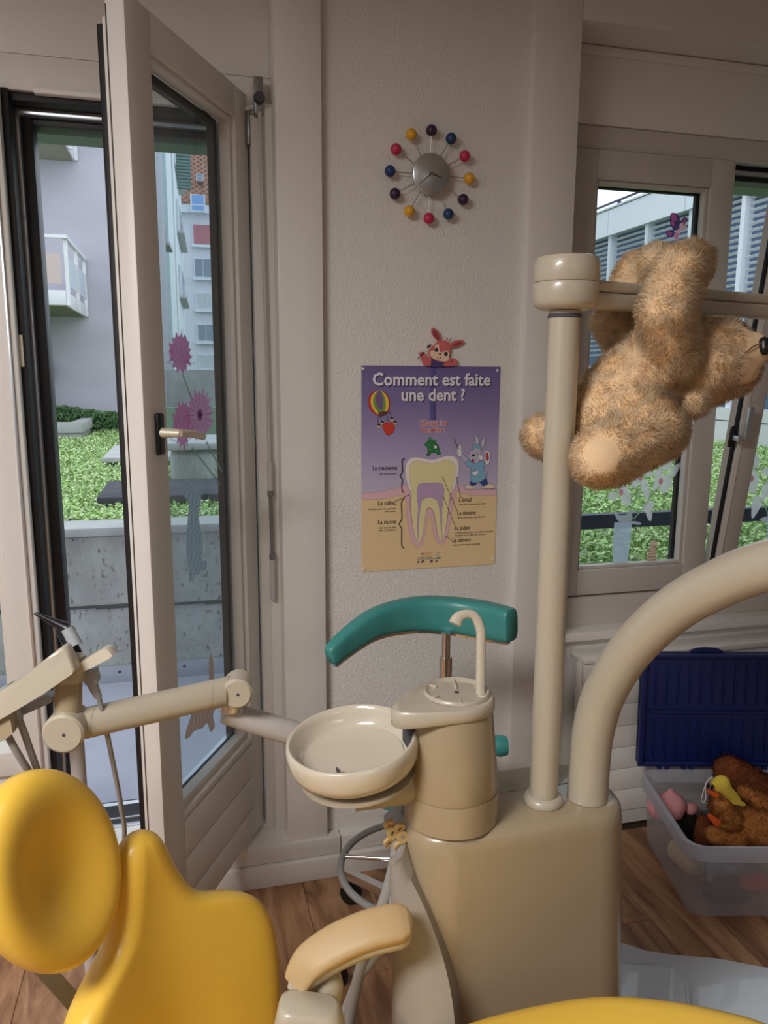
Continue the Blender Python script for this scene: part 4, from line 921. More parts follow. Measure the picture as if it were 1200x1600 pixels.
# rabbit cut-out peeping over the poster
rb = thing('rabbit_cutout', 'flat pink cartoon rabbit cut-out peeping over the poster', 'wall decoration', (on(690, 571, 1, 2.12).x, 2.124, PZ1))
RO = on(640, 500, 1, 2.118)
def rq(X, Y): p = on(640 + X / 12.0, 500 + Y / 12.0, 1, 2.118); return (p.x - RO.x, p.z - RO.z)
def rpts(*a): return [rq(x, y) for x, y in a]
def card(nm, P_, m_, y=2.1195, th=0.004):
    cc = [(p.x, p.y) for p in catmull([(a, b, 0) for a, b in rpts(*P_)], 4, True)]
    return prism(nm, [V3((RO.x + a, y, RO.z + b_)) for a, b_ in cc], (0, th, 0), m_, rb)
rose, rosed, face = cline((206, 104, 104)), cline((150, 62, 70)), cline((236, 206, 180))
card('ear', ((440, 140), (412, 210), (450, 300), (520, 380), (578, 390), (575, 280), (530, 200)), rose); card('ear', ((765, 470), (850, 390), (970, 372), (1030, 405), (960, 470), (850, 515), (770, 510)), rose)
card('head', ((395, 530), (480, 450), (560, 385), (680, 385), (765, 440), (770, 560), (745, 690), (790, 745), (760, 785), (620, 790), (480, 755), (380, 680), (355, 600)), rose, 2.1185)
card('body', ((400, 740), (520, 770), (650, 790), (660, 870), (400, 870)), cline((76, 58, 116)), 2.1198)
card('arm', ((190, 620), (260, 600), (340, 690), (400, 700), (400, 840), (330, 865), (260, 830), (230, 730)), rose, 2.1192); card('arm', ((660, 800), (800, 790), (800, 730), (850, 720), (900, 770), (890, 830), (820, 860), (660, 865)), rose, 2.1192)
rp2 = Print(V3((RO.x, 2.1183, RO.z)), (1, 0, 0), (0, 0, 1), (0, -1, 0))
for P_, m_, l_ in ((((370, 600), (460, 560), (480, 480), (545, 450), (560, 560), (600, 610), (680, 570), (740, 620), (735, 720), (690, 775), (560, 765), (430, 710)), face, 1), (((430, 180), (455, 300), (530, 370), (555, 360), (520, 230)), rosed, 2), (((800, 480), (900, 420), (990, 400), (950, 450), (860, 490)), rosed, 2)): rp2.smooth(rpts(*P_), m_, l_, 4)
for X, Y, r_ in ((500, 560, 34), (680, 635, 36)): q = rq(X, Y); rp2.ell(q[0], q[1], r_ * 0.00016, r_ * 0.00017, inkb, 3, n=14); rp2.ell(q[0] - 0.002, q[1] + 0.002, 0.0015, 0.0015, wht, 4, n=8)
q = rq(572, 636); rp2.ell(q[0], q[1], 0.004, 0.0032, rosed, 3, n=10); rp2.stroke(rpts((515, 700), (540, 728), (575, 715), (590, 690)), 0.0018, inkb, 3, smooth=3)
rp2.stroke(rpts((690, 380), (720, 340)), 0.0024, rosed, 3); rp2.stroke(rpts((730, 400), (775, 350)), 0.0024, rosed, 3); rp2.poly(rpts((140, 730), (270, 590), (285, 605), (160, 735)), inkb, 2); rp2.smooth(rpts((320, 520), (350, 470), (400, 455), (400, 490), (360, 525)), cline((70, 56, 50)), 3)
rp2.build('face_print', rb)

# clock with twelve coloured balls
ck = on(673.5, 272, 1, 2.10); CX, CZ = ck.x, ck.z
clk = thing('wall_clock', 'silver wall clock with twelve coloured balls on rods', 'clock', (CX, 2.13, CZ - 0.125))
lathe('dial', [(0, 0.012), (0.05, 0.012), (0.0525, 0.010), (0.0525, 0.0), (0, 0.0)], V3((CX, 2.106, CZ)), 'brushed', clk, axis=(0, -1, 0), segs=48)
lathe('movement', [(0, 0.0), (0.03, 0.0), (0.03, 0.0215), (0, 0.0215)], V3((CX, 2.1065, CZ)), 'black_plastic', clk, axis=(0, 1, 0), segs=16)
cols = ['purple_ball', 'navy_ball', 'pink_ball', 'yellow_ball'] * 3
for k in range(12):
    a = math.radians(-30 * k + 89); d = V3((math.cos(a), 0, math.sin(a))); c_ = V3((CX, 2.108, CZ))
    tube('rod', [c_ + d * 0.04 + V3((0, 0.004, 0)), c_ + d * 0.103], 0.0011, 'steel', clk, segs=6)
    bm = bmesh.new(); bmesh.ops.create_uvsphere(bm, u_segments=16, v_segments=10, radius=0.0150, matrix=Matrix.Translation(c_ + d * 0.1125)); from_bm('ball', bm, cols[k], clk, 180)
def hand(nm, ang, ln, wd, y):
    a = math.radians(ang); d = V3((math.sin(a), 0, math.cos(a))); s = V3((d.z, 0, -d.x)); c_ = V3((CX, y, CZ))
    prism(nm, [c_ - d * 0.006 + s * wd, c_ + d * ln + s * wd * 0.4, c_ + d * ln - s * wd * 0.4, c_ - d * 0.006 - s * wd], (0, 0.0008, 0), 'black_plastic', clk, sm=None)
hand('minute_hand', 231, 0.043, 0.0014, 2.0915); hand('hour_hand', 108, 0.031, 0.0017, 2.0928)
lathe('hub', [(0, 0.004), (0.0028, 0.0035), (0.0028, 0)], V3((CX, 2.0938, CZ)), 'steel', clk, axis=(0, -1, 0), segs=12)

# ================================================================== STICKERS ON THE GLASS
def leafpt(px, py, b=0.0428):
    d = ray(px, py); s = (HG - LN * b - EYE).dot(LN) / d.dot(LN); p = EYE + d * s; return ((p - HG).dot(LE), p.z)
LS = (HG - LN * 0.0430, LE, UPZ, LN)
def lprint(): return Print(*LS, step=0.0002)
def spiky(cx, cz, R, n, squash, top=1.0, drop=0.62, a0=0.0):
    out = []
    for k in range(n * 2):
        a = a0 + math.pi * k / n + random.uniform(-.05, .05); r = R * (random.uniform(0.86, 1.06) if k % 2 == 0 else drop * random.uniform(0.9, 1.08))
        r *= top if math.sin(a) > 0 else 1.0
        out.append((cx + squash * r * math.cos(a), cz + r * math.sin(a)))
    return out
def flower(label, px, py, R, squash, stem, side=False):
    a, z = leafpt(px, py); p = lprint()
    p.stroke([leafpt(*s) for s in stem], 0.007, 'decal_stem', 0.5, smooth=4)
    p.poly(spiky(a, z, R, 15 if side else 20, squash, 1.0, 0.74 if side else 0.7), 'decal_pink_b' if side else 'decal_pink', 2)
    for k in range(9 if side else 16):                      # petal edges
        t_ = (0.25 + 0.33 * k) if side else 6.283 * k / 16; q = (a, z - R * 0.75) if side else (a, z)
        p.stroke([(q[0] + squash * R * .32 * math.cos(t_), q[1] + R * .32 * math.sin(t_)), (q[0] + squash * R * (1.2 if side else .8) * math.cos(t_), q[1] + R * (1.2 if side else .8) * math.sin(t_))], 0.0014, 'decal_pink_dark', 3)
    if not side: p.ell(a, z, R * .2 * squash, R * .22, 'decal_pink_dark', 4, n=14); p.ell(a, z, R * .1 * squash, R * .11, 'decal_black', 5, n=10)
    return tag(p.build('flower_sticker'), label, 'sticker', 'flower stickers on the door glass')
flower('topmost pink flower sticker on the door glass seen from the side', 282, 551, 0.050, 1.25, [(285, 585), (293, 605), (300, 625)], True)
flower('pink daisy sticker with dark eye on the door glass', 312, 648, 0.070, 1.2, [(322, 690), (338, 720), (347, 738)])
flower('half hidden pink flower sticker behind the door handle', 285, 664, 0.064, 0.8, [(300, 700), (320, 725), (344, 757)], True)
def silhouette(nm, label, P_, m_, edge=None):
    p = lprint(); q = [leafpt(*x) for x in P_]
    if edge: p.stroke(q, 0.006, edge, 0.5, True, 4)
    p.smooth(q, m_, 1, 4); return tag(p.build(nm), label, 'sticker')
silhouette('animal_sticker', 'blue patterned paper animal with white outline on the door glass', [(291, 750), (286, 762), (289, 775), (295, 783), (295, 800), (293, 830), (292, 862), (295, 885), (297, 900), (297, 907), (303, 905), (304, 898), (311, 897), (313, 892), (321, 890), (323, 880), (318, 876), (315, 882), (316, 862), (316, 845), (311, 815), (310, 800), (313, 785), (313, 770), (308, 763), (301, 766), (297, 757)], 'fabric_blue', 'decal_frost')
silhouette('dinosaur_sticker', 'beige patterned paper animal low on the door glass', [(329, 1020), (326, 1040), (327, 1075), (318, 1090), (305, 1105), (296, 1125), (289, 1152), (296, 1152), (304, 1142), (316, 1138), (324, 1130), (329, 1144), (336, 1134), (333, 1118), (341, 1095), (345, 1060), (335, 1062), (334, 1035)], 'fabric_beige')
# window panes: orchids in a vase, butterfly, worm, blue scrap
WY = 2.24 + 0.0405
def wprint(): return Print((0, WY, 0), (1, 0, 0), (0, 0, 1), (0, -1, 0), step=0.0002)
def wp(px, py): p = on(px, py, 1, WY); return (p.x, p.z)
tp_ = wf2[2] * 0.0405
def wprint2(): return Print(wf2[0] + tp_, wf2[1], wf2[3], -wf2[2], step=0.0002)
def wp2(px, py):
    d = ray(px, py); o = wf2[0] + tp_; s = (o - EYE).dot(wf2[2]) / d.dot(wf2[2]); p = EYE + d * s - o; return (p.dot(wf2[1]), p.dot(wf2[3]))
def orchid(nm, label, pr, f, flowers, vase, leaves, stems):
    for s in stems: pr.stroke([f(*q) for q in s], 0.006, 'decal_stem', 0.5, smooth=4)
    for k, (P_, heart) in enumerate(flowers):
        for j, pet in enumerate(P_): pr.smooth([f(*q) for q in pet], 'decal_petal', 1 + 0.6 * k + 0.1 * j, 4)
        if heart: q = f(*heart); pr.ell(q[0], q[1], 0.008, 0.011, 'decal_pinkheart', 3 + 0.6 * k, n=12)
    for k, l in enumerate(leaves): pr.smooth([f(*q) for q in l], 'decal_frost', 0.8 + 0.1 * k, 4)
    if vase: pr.poly([f(*q) for q in vase], 'decal_vase', 2.5)
    return tag(pr.build(nm), label, 'sticker', 'orchid stickers on the window')
Z6 = lambda *P_: [(880 + x / 5.332, 640 + y / 5.332) for x, y in P_]
orchid('orchid_sticker', 'frosted white orchid in a vase sticker on the fixed window pane', wprint(), wp, [
    ([Z6((370, 720), (400, 690), (440, 690), (450, 730), (420, 765)), Z6((440, 640), (500, 615), (545, 650), (520, 700), (460, 690)), Z6((480, 720), (540, 680), (565, 740), (550, 800), (500, 790))], Z6((482, 690))[0]),
    ([Z6((570, 560), (610, 500), (650, 510), (640, 600), (600, 650), (565, 640)), Z6((650, 490), (720, 480), (760, 535), (720, 560), (670, 550)), Z6((640, 600), (690, 580), (720, 680), (700, 760), (660, 690))], Z6((645, 565))[0]),
    ([Z6((800, 430), (860, 360), (940, 330), (910, 400), (890, 490), (830, 500)), Z6((770, 520), (810, 480), (830, 560), (790, 650), (750, 690), (755, 600)), Z6((830, 560), (890, 530), (905, 620), (840, 700), (800, 660)), Z6((890, 500), (990, 435), (960, 500), (920, 560))], Z6((812, 597))[0]),
    ([Z6((660, 800), (700, 770), (760, 765), (740, 830), (690, 860)), Z6((690, 850), (740, 860), (728, 930), (700, 900))], None)],
    Z6((425, 940), (575, 935), (555, 1130), (520, 1355), (415, 1355), (412, 1130)), [Z6((425, 840), (470, 880), (530, 870), (560, 830), (575, 920), (500, 940), (450, 920)), Z6((540, 935), (600, 930), (650, 945), (630, 960), (570, 950))], [Z6((530, 950), (570, 830), (630, 660)), Z6((590, 910), (680, 800), (780, 650))])
Z5 = lambda *P_: [(1020 + x / 4.706, 560 + y / 4.706) for x, y in P_]
orchid('orchid_sticker', 'frosted white orchid sticker on the tilted window pane', wprint2(), wp2, [
    ([Z5((690, 660), (740, 670), (785, 740), (770, 800), (720, 800), (700, 730)), Z5((650, 760), (700, 790), (720, 830), (670, 900), (640, 860)), Z5((700, 830), (760, 820), (780, 900), (750, 990), (700, 970), (680, 900)), Z5((790, 830), (850, 800), (900, 830), (850, 870))], Z5((728, 885))[0]),
    ([Z5((800, 960), (850, 900), (900, 900), (850, 1000), (800, 1060)), Z5((735, 1030), (790, 1010), (800, 1070), (750, 1160), (725, 1165))], None)],
    Z5((840, 1180), (960, 1180), (950, 1500), (830, 1500)), [Z5((790, 1180), (850, 1160), (860, 1200), (800, 1195))], [Z5((850, 1180), (830, 1090), (790, 1040))])
p = wprint2()
for k in range(7):
    q = wp2(*Z5((690, 610))[0]); a = 0.3 + k * 0.36; p.poly([q, (q[0] + .02 * math.cos(a - .12), q[1] + .02 * math.sin(a - .12)), (q[0] + .03 * math.cos(a), q[1] + .03 * math.sin(a)), (q[0] + .02 * math.cos(a + .12), q[1] + .02 * math.sin(a + .12))], 'decal_pink_b', 1 + .1 * k)
tag(p.build('star_sticker'), 'small pink pointed flower sticker beside the window handle', 'sticker')
Z7 = lambda *P_: [(880 + x / 5.217, 280 + y / 5.217) for x, y in P_]
p = wprint(); f = lambda *P_: [wp(*q) for q in Z7(*P_)]
p.smooth(f((870, 310), (885, 275), (930, 285), (952, 340), (940, 400), (905, 415), (875, 370)), 'decal_violet', 1); p.smooth(f((878, 300), (900, 280), (925, 300), (920, 335), (890, 340)), 'decal_magenta', 2); p.smooth(f((880, 350), (900, 345), (905, 375), (888, 380)), 'decal_magenta', 2)
p.smooth(f((838, 440), (860, 415), (905, 425), (900, 465), (855, 472)), 'decal_violet', 1); p.smooth(f((845, 445), (865, 425), (888, 440), (870, 465)), 'decal_magenta', 2); p.smooth(f((955, 345), (990, 310), (1012, 325), (1000, 355), (970, 365)), 'decal_violet', 1); p.smooth(f((975, 345), (992, 325), (1003, 335), (990, 352)), 'decal_magenta', 2)
p.smooth(f((950, 390), (960, 355), (990, 350), (1003, 390), (985, 420), (955, 415)), 'decal_skin', 3); p.smooth(f((900, 470), (915, 430), (945, 405), (955, 425), (935, 480), (915, 500)), 'decal_skin', 2.5); p.stroke(f((915, 440), (940, 455)), 0.004, 'decal_magenta', 3.5); p.stroke(f((905, 465), (932, 480)), 0.004, 'decal_magenta', 3.5)
q = f((985, 365))[0]; p.ell(q[0], q[1], 0.004, 0.006, 'decal_white', 4, n=10); p.ell(q[0] + .0008, q[1], 0.002, 0.004, 'decal_black', 5, n=8)
tag(p.build('butterfly_sticker'), 'pink and violet butterfly sticker high on the window pane', 'sticker')
p = wprint(); f = lambda *P_: [wp(*q) for q in Z6(*P_)]
p.smooth(f((705, 1280), (700, 1210), (725, 1150), (770, 1160), (775, 1220), (745, 1280)), 'decal_worm', 1); p.smooth(f((722, 1110), (735, 1090), (775, 1095), (785, 1130), (760, 1155), (730, 1150)), 'decal_worm', 2)
for y in (1180, 1205, 1230, 1255): p.stroke(f((708, y), (770, y - 6)), 0.0022, 'decal_wormline', 3)
for a, b in (((720, 1165), (685, 1155)), ((770, 1165), (795, 1155)), ((770, 1100), (790, 1075))): p.stroke(f(a, b), 0.003, 'decal_wormline', 3)
q = f((743, 1108))[0]; p.ell(q[0], q[1], 0.004, 0.005, 'decal_white', 4, n=8); q = f((768, 1106))[0]; p.ell(q[0], q[1], 0.004, 0.005, 'decal_white', 4, n=8); q = f((758, 1140))[0]; p.ell(q[0], q[1], 0.005, 0.003, 'decal_pink_dark', 4, n=8)
tag(p.build('worm_sticker'), 'small brown caterpillar sticker low on the window pane', 'sticker')
p = wprint(); p.poly(f((165, 1350), (175, 1325), (205, 1330), (225, 1305), (245, 1318), (275, 1300), (270, 1335), (215, 1355)), 'decal_blue', 1)
tag(p.build('blue_sticker'), 'torn blue sticker scrap in the lower corner of the window', 'sticker')

# ================================================================== DENTAL UNIT
def rrect(hw, hd, r, n=6):
    """rounded rectangle outline in plan"""
    out = []
    for cx, cy, a0 in ((hw - r, hd - r, 0), (-hw + r, hd - r, 90), (-hw + r, -hd + r, 180), (hw - r, -hd + r, 270)):
        for k in range(n + 1): a = math.radians(a0 + 90 * k / n); out.append((cx + r * math.cos(a), cy + r * math.sin(a)))
    return out
def loft(name, rings, m, parent=None, sm=40, caps=True):
    bm = bmesh.new(); R = [[bm.verts.new(V3(p)) for p in r] for r in rings]; n = len(R[0]); fs = []
    for a, b in zip(R, R[1:]):
        for k in range(n): fs.append(bm.faces.new((a[k], a[(k + 1) % n], b[(k + 1) % n], b[k])))
    if caps: fs += [bm.faces.new(R[0][::-1]), bm.faces.new(R[-1])]
    bmesh.ops.recalc_face_normals(bm, faces=fs); return from_bm(name, bm, m, parent, sm)
UT = 0.765
unit = thing('dental_unit', 'beige dental unit with spittoon, lamp pole and curved arm', 'dental unit', (0.53, 1.16, 0))
def plan(cx, cy, hw, hd, r, z, n=8): return [V3((cx + x, cy + y, z)) for x, y in rrect(hw, hd, r, n)]
UX, UY, UW, UD = 0.532, 1.163, 0.200, 0.102
rings = []
for z, g, fl_ in ((0.0, 0.0, 0.036), (0.3, 0.0, 0.026), (0.5, 0.0, 0.014), (0.62, 0.0, 0.006), (UT - 0.03, 0.0, 0.0), (UT - 0.012, 0.002, 0.0), (UT - 0.004, 0.007, 0.0), (UT, 0.016, 0.0)):
    rings.append(plan(UX + fl_ / 2, UY, UW - g + fl_ / 2, UD - g, 0.075 - g * 0.4, z))          # flares a little to the right
loft('cabinet', rings, 'unit_beige', unit, 50)
# grey side cover whose edge sweeps down and outwards, left front of the cabinet
def sidecurve(px, py, Z): return W(px, py, Z)
front = [W(628, 1338, 1.25), W(640, 1370, 1.25), W(664, 1420, 1.245), W(690, 1490, 1.24), (W(706, 1560, 1.235)), W(714, 1640, 1.23), W(716, 1720, 1.23)]
left = [W(618, 1330, 1.30), W(615, 1380, 1.30), W(613, 1430, 1.30), W(612, 1500, 1.30), W(612, 1580, 1.30), W(612, 1650, 1.30), W(612, 1720, 1.30)]
A = catmull(front, 5); B = catmull(left, 5); rings = []
for a, b in zip(A, B):
    mid = a.lerp(b, 0.5) + V3((-0.02, -0.018, 0)); back = b + V3((0.05, 0.12, 0)); rings.append([a, a.lerp(mid, .5) + V3((-.004, -.006, 0)), mid, mid.lerp(b, .5) + V3((-.006, -.002, 0)), b, back, a + V3((0.06, 0.12, 0))])
loft('side_cover', rings, 'unit_grey', unit, 60)
# seam plate on the top
box('top_seam', (0.47, 1.178, UT + 0.0002), (0.70, 1.1795, UT + 0.0008), 'cream_dark', unit)
# spittoon tower
tc_ = on(704, 1262, 2, UT + 0.01); TX, TY = tc_.x, tc_.y
tw_ = thing  # (name kept short)
def ell(cx, cy, rx, ry, z, n=40, ph=0): return [V3((cx + rx * math.cos(2 * math.pi * k / n + ph), cy + ry * math.sin(2 * math.pi * k / n + ph), z)) for k in range(n)]
S = 0.0805; zt = W(690, 1083, 1.28).z; H = zt - UT
tower = loft('spittoon_tower', [ell(TX, TY, S, S, UT + 0.001), ell(TX, TY, S, S, UT + 0.035), ell(TX + .001, TY, S * 0.985, S * .985, UT + 0.054)], 'unit_beige', unit, 50)
loft('tower_shell', [ell(TX, TY, S * 0.97, S * .97, UT + 0.0545), ell(TX + .001, TY, S * 0.985, S * .985, UT + 0.058), ell(TX, TY, S * .93, S * .93, UT + H * .5), ell(TX, TY, S * 0.83, S * .83, zt - 0.026), ell(TX, TY, S * 0.81, S * .81, zt - 0.0215)], 'unit_beige', tower, 50)
# head plate with the beak over the bowl
hp_ = []
for z, g in ((zt - 0.021, 0.003), (zt - 0.018, 0.0), (zt - 0.004, 0.0), (zt, 0.004)):
    ring = []
    for k in range(40):
        a = 2 * math.pi * k / 40; x, y = math.cos(a), math.sin(a); r = S * 0.86 - g
        ext = max(0, -(x * 0.97 + y * 0.26)) ** 4; q = V3((TX + r * x, TY + r * y, z)) + V3((-0.97, -0.24, 0)) * (0.046 * ext); q.z -= 0.012 * ext * (1 if z < zt - 0.01 else 0.3); ring.append(q)
    hp_.append(ring)
loft('head_plate', hp_, 'cream', tower, 45)
lathe('cup_plate', [(0, 0.0005), (0.047, 0.0005), (0.05, 0.004), (0.053, 0.006), (0.056, 0.003), (0.0565, 0.0002)], V3((TX + 0.008, TY + 0.004, zt)), 'cream', tower, segs=40)
for k in range(6):
    a = k * math.pi / 3 + 0.3; d = V3((math.cos(a), math.sin(a), 0)); c_ = V3((TX + 0.008, TY + 0.004, zt + 0.0032)); s_ = V3((-d.y, d.x, 0))
    box('rib', (0.012 if k == 1 else 0.038, -0.0016, -0.0024), (0.052, 0.0016, 0.0012), 'porcelain', tower, (c_, d, s_, UPZ), 0.0006)
lathe('drain_hole', [(0, 0.0012), (0.004, 0.0012), (0.0042, 0.0006)], V3((TX + 0.008, TY + 0.004, zt)), 'black_plastic', tower, segs=12)
# cup filler hook
h0 = V3((TX + 0.050, TY - 0.004, zt)); hz = [W(747, 1060, 1.27), W(747, 1005, 1.27), W(746, 985, 1.27), W(738, 966, 1.27), W(726, 961, 1.268), W(712, 966, 1.265), W(706, 977, 1.262)]
dx = h0 - hz[0]; dx.z = 0; hz = [p + dx * 0.6 for p in hz]; hz[0].z = zt - 0.001
tube('cup_filler', hz, [0.0072] * 4 + [0.0072, 0.009, 0.0105], 'porcelain', tower, segs=12, section=[(1.1 * math.copysign(abs(math.cos(a)) ** .6, math.cos(a)), math.copysign(abs(math.sin(a)) ** .6, math.sin(a))) for a in [2 * math.pi * k / 14 for k in range(14)]])
# bowl: white porcelain dish tipped a little to the viewer
BC = W(549, 1150, 1.262); nrm = (UPZ - RT0 * 0.10 - FH * 0.08).normalized(); BR = 0.1068
bowl = lathe('spittoon_bowl', [(0, -0.040), (0.05, -0.040), (0.082, -0.037), (0.0925, -0.030), (0.0985, -0.012), (BR - 0.005, -0.001), (BR - 0.002, 0.0), (BR + 0.001, -0.002), (BR + 0.003, -0.012), (BR + 0.002, -0.032), (BR - 0.004, -0.045), (BR - 0.016, -0.055), (0.07, -0.060), (0, -0.061)], BC, 'porcelain', unit, axis=nrm, segs=64, sm=60)
lathe('bowl_floor', [(0, -0.0385), (0.03, -0.0383), (0.07, -0.0368), (0.0825, -0.0335), (0.0845, -0.0345)], BC, 'porcelain', bowl, axis=nrm, segs=48)
lathe('drain', [(0.0, -0.0365), (0.004, -0.0360), (0.011, -0.0368), (0.012, -0.0385)], BC - FH * 0.048 + RT0 * 0.02, 'porcelain', bowl, axis=nrm, segs=16)
tube('rinse_nozzle', [BC + nrm * -0.037 - FH * 0.052 - RT0 * 0.022, BC + nrm * -0.029 - FH * 0.053 - RT0 * 0.024], [0.004, 0.0015], 'steel', bowl, segs=8)
lathe('saucer', [(0, -0.082), (0.065, -0.084), (0.082, -0.078), (0.096, -0.068), (0.096, -0.0645), (0, -0.0645)], BC + RT0 * 0.004, 'cream_dark', unit, axis=nrm, segs=48)
ac = W(640, 1245, 1.335); bm = bmesh.new(); add_tube(bm, [BC - nrm * 0.088, V3((TX - 0.05, TY + 0.0, UT + 0.060))], [0.045, 0.03], segs=16); from_bm('bowl_bracket', bm, 'cream_dark', unit, 50)
box('bracket_plate', (TX - 0.079, TY - 0.012, UT + 0.075), (TX - 0.066, TY + 0.03, zt - 0.022), 'dark_stone', unit, bev=0.003)
# lamp pole with swivel head and double-bar arm
PXX, PYY = 0.585, 1.133
pole = tube('lamp_pole', [(PXX, PYY, UT + 0.001), (PXX, PYY, 1.603)], 0.0245, 'cream', unit, segs=32)
lathe('pole_collar', [(0.025, 0.016), (0.029, 0.015), (0.0335, 0.010), (0.035, 0.004), (0.034, 0.0008), (0.025, 0.0005)], V3((PXX, PYY, UT)), 'cream', pole, segs=36)
lathe('pole_ring', [(0.0252, 0.0), (0.0262, 0.001), (0.0262, 0.005), (0.0252, 0.006)], V3((PXX, PYY, 1.592)), 'dark_stone', pole, segs=32)
CA = V3((PXX, PYY, 0)); z1 = 1.604
lathe('swivel_base', [(0.0, 0.0), (0.036, 0.0), (0.046, 0.004), (0.0505, 0.012), (0.0512, 0.036), (0.0495, 0.0405), (0, 0.0405)], CA + UPZ * z1, 'cream', pole, segs=44)
lathe('swivel_cap', [(0, 0.0412), (0.0495, 0.0412), (0.0515, 0.045), (0.0505, 0.070), (0.047, 0.0785), (0.040, 0.081), (0, 0.0815)], CA + UPZ * z1, 'cream', pole, segs=44)
AD = V3((math.sin(math.radians(76.5)), math.cos(math.radians(76.5)), 0)); AS = V3((-AD.y, AD.x, 0))
afr = (CA, AD, AS, UPZ)
box('arm_bar', (0.046, -0.019, z1 + 0.0295), (1.05, 0.019, z1 + 0.0475), 'cream', pole, afr, 0.005, 3)
box('arm_bar', (0.044, -0.021, z1 + 0.005), (1.05, 0.021, z1 + 0.0290), 'cream', pole, afr, 0.006, 3)
# thick curved arm rising out of the cabinet and over to the right
ADR = V3((math.cos(math.radians(-68)), math.sin(math.radians(-68)), 0)); AB = V3((0.668, 1.127, 0))
AP = [AB + ADR * q + UPZ * z for q, z in ((0, UT + 0.001), (0, 0.81), (0.001, 0.85), (0.005, 0.895), (0.022, 0.966), (0.066, 1.054), (0.134, 1.140), (0.204, 1.199), (0.28, 1.246), (0.384, 1.284), (0.50, 1.30))]
tube('curved_arm', AP, 0.0355, 'cream', unit, segs=36, n=10)
# suction hoses hanging from the left of the cabinet
for k, P_ in enumerate(([(612, 1290, 1.30), (618, 1330, 1.29), (606, 1390, 1.29), (585, 1450, 1.30), (562, 1520, 1.33), (545, 1600, 1.36)], [(628, 1300, 1.29), (622, 1360, 1.285), (612, 1420, 1.28), (598, 1480, 1.30), (560, 1530, 1.34), (535, 1590, 1.37)])):
    hs = tube('suction_hose', [W(*p) for p in P_], [0.009, 0.009, 0.010, 0.010, 0.010, 0.010] if k == 0 else 0.0075, 'hose_grey', unit, segs=12)
    for j in range(3):
        c_ = W(P_[0][0] - 4 + 5 * (j % 2), 1288 + 14 * j + 6 * k, 1.285)
        lathe('hose_clip', [(0.004, -0.003), (0.010, -0.003), (0.010, 0.003), (0.004, 0.003), (0.004, -0.003)], c_, 'tan_plastic', hs, axis=RT0 * 0.5 - FH + UPZ * 0.3 * (1 if j % 2 else -1), segs=14)
prism('hose_holder', [W(600, 1288, 1.33), W(628, 1262, 1.33), W(640, 1300, 1.29), W(622, 1330, 1.29)], FH * 0.03, 'grey_plastic', unit, 0.003)
prism('hose_gusset', [W(640, 1350, 1.29), W(652, 1395, 1.285), W(622, 1425, 1.30), W(604, 1430, 1.31)], FH * 0.02, 'hose_grey', unit, 0.003)

# ================================================================== INSTRUMENT CONSOLE ON ITS JOINTED ARM
con = thing('instrument_console', 'cream dentist instrument console on a jointed arm', 'instrument console', W(118, 1290, 1.32) * V3((1, 1, 0)) if False else V3((W(118, 1290, 1.36).x, W(118, 1290, 1.36).y, 0)))
tube('link_tube', [W(352, 1112, 1.40), W(400, 1128, 1.42), W(500, 1158, 1.46)], [0.0215, 0.0225, 0.0235], 'arm_grey', con, segs=24, n=6)
J1 = W(372, 1076, 1.375); J2 = W(106, 1136, 1.22)
lathe('elbow_ring', [(0.0, -0.012), (0.020, -0.012), (0.023, -0.008), (0.023, 0.012), (0, 0.012)], W(362, 1102, 1.39), 'aluminium', con, axis=UP0, segs=24)
def lathe_disc(nm, c, r, th, axis, m, par): return lathe(nm, [(0, -th), (r - 0.004, -th), (r, -th + 0.004), (r, th - 0.004), (r - 0.004, th), (0, th)], c, m, par, axis=axis, segs=32)
ax_ = (-FH + RT0 * 0.1).normalized()
arm = loft('main_arm', [[J2.lerp(J1, t) + (UP0 * (math.sin(a) * 1.0) * h + (-FH) * math.cos(a) * 0.024) for a in [2 * math.pi * k / 24 for k in range(24)]] for t, h in ((0.06, 0.0245), (0.3, 0.0245), (0.6, 0.0248), (0.94, 0.0252))], 'cream', con, 50)
lathe_disc('elbow_joint', J1, 0.0275, 0.027, ax_, 'cream', con); lathe_disc('shoulder_joint', J2, 0.032, 0.028, ax_, 'cream', con)
for t in (0.15, 0.85):
    p = J2.lerp(J1, t); d_ = (J1 - J2).normalized(); loft('cover_seam', [[p + d_ * q + (UP0 * math.sin(a) * 0.0252 + (-FH) * math.cos(a) * 0.0246) for a in [2 * math.pi * k / 24 for k in range(24)]] for q in (-0.0006, 0.0006)], 'cream_dark', arm, 50)
for c_, r_ in ((J1, 0.027), (J2, 0.028)): lathe('screw', [(0, 0.0008), (0.0026, 0.0006), (0.0028, 0)], c_ + ax_ * (r_ + 0.0001) + RT0 * 0.002, 'dark_stone', con, axis=ax_, segs=10)
lathe('neck', [(0.0, 0), (0.0215, 0.0), (0.0215, 0.05), (0, 0.05)], J2 + UP0 * 0.026, 'unit_beige', con, axis=UP0, segs=28)
lathe('neck_sleeve', [(0.0, 0.0505), (0.026, 0.0505), (0.027, 0.055), (0.027, 0.092), (0, 0.094)], J2 + UP0 * 0.022, 'cream', con, axis=UP0, segs=28)
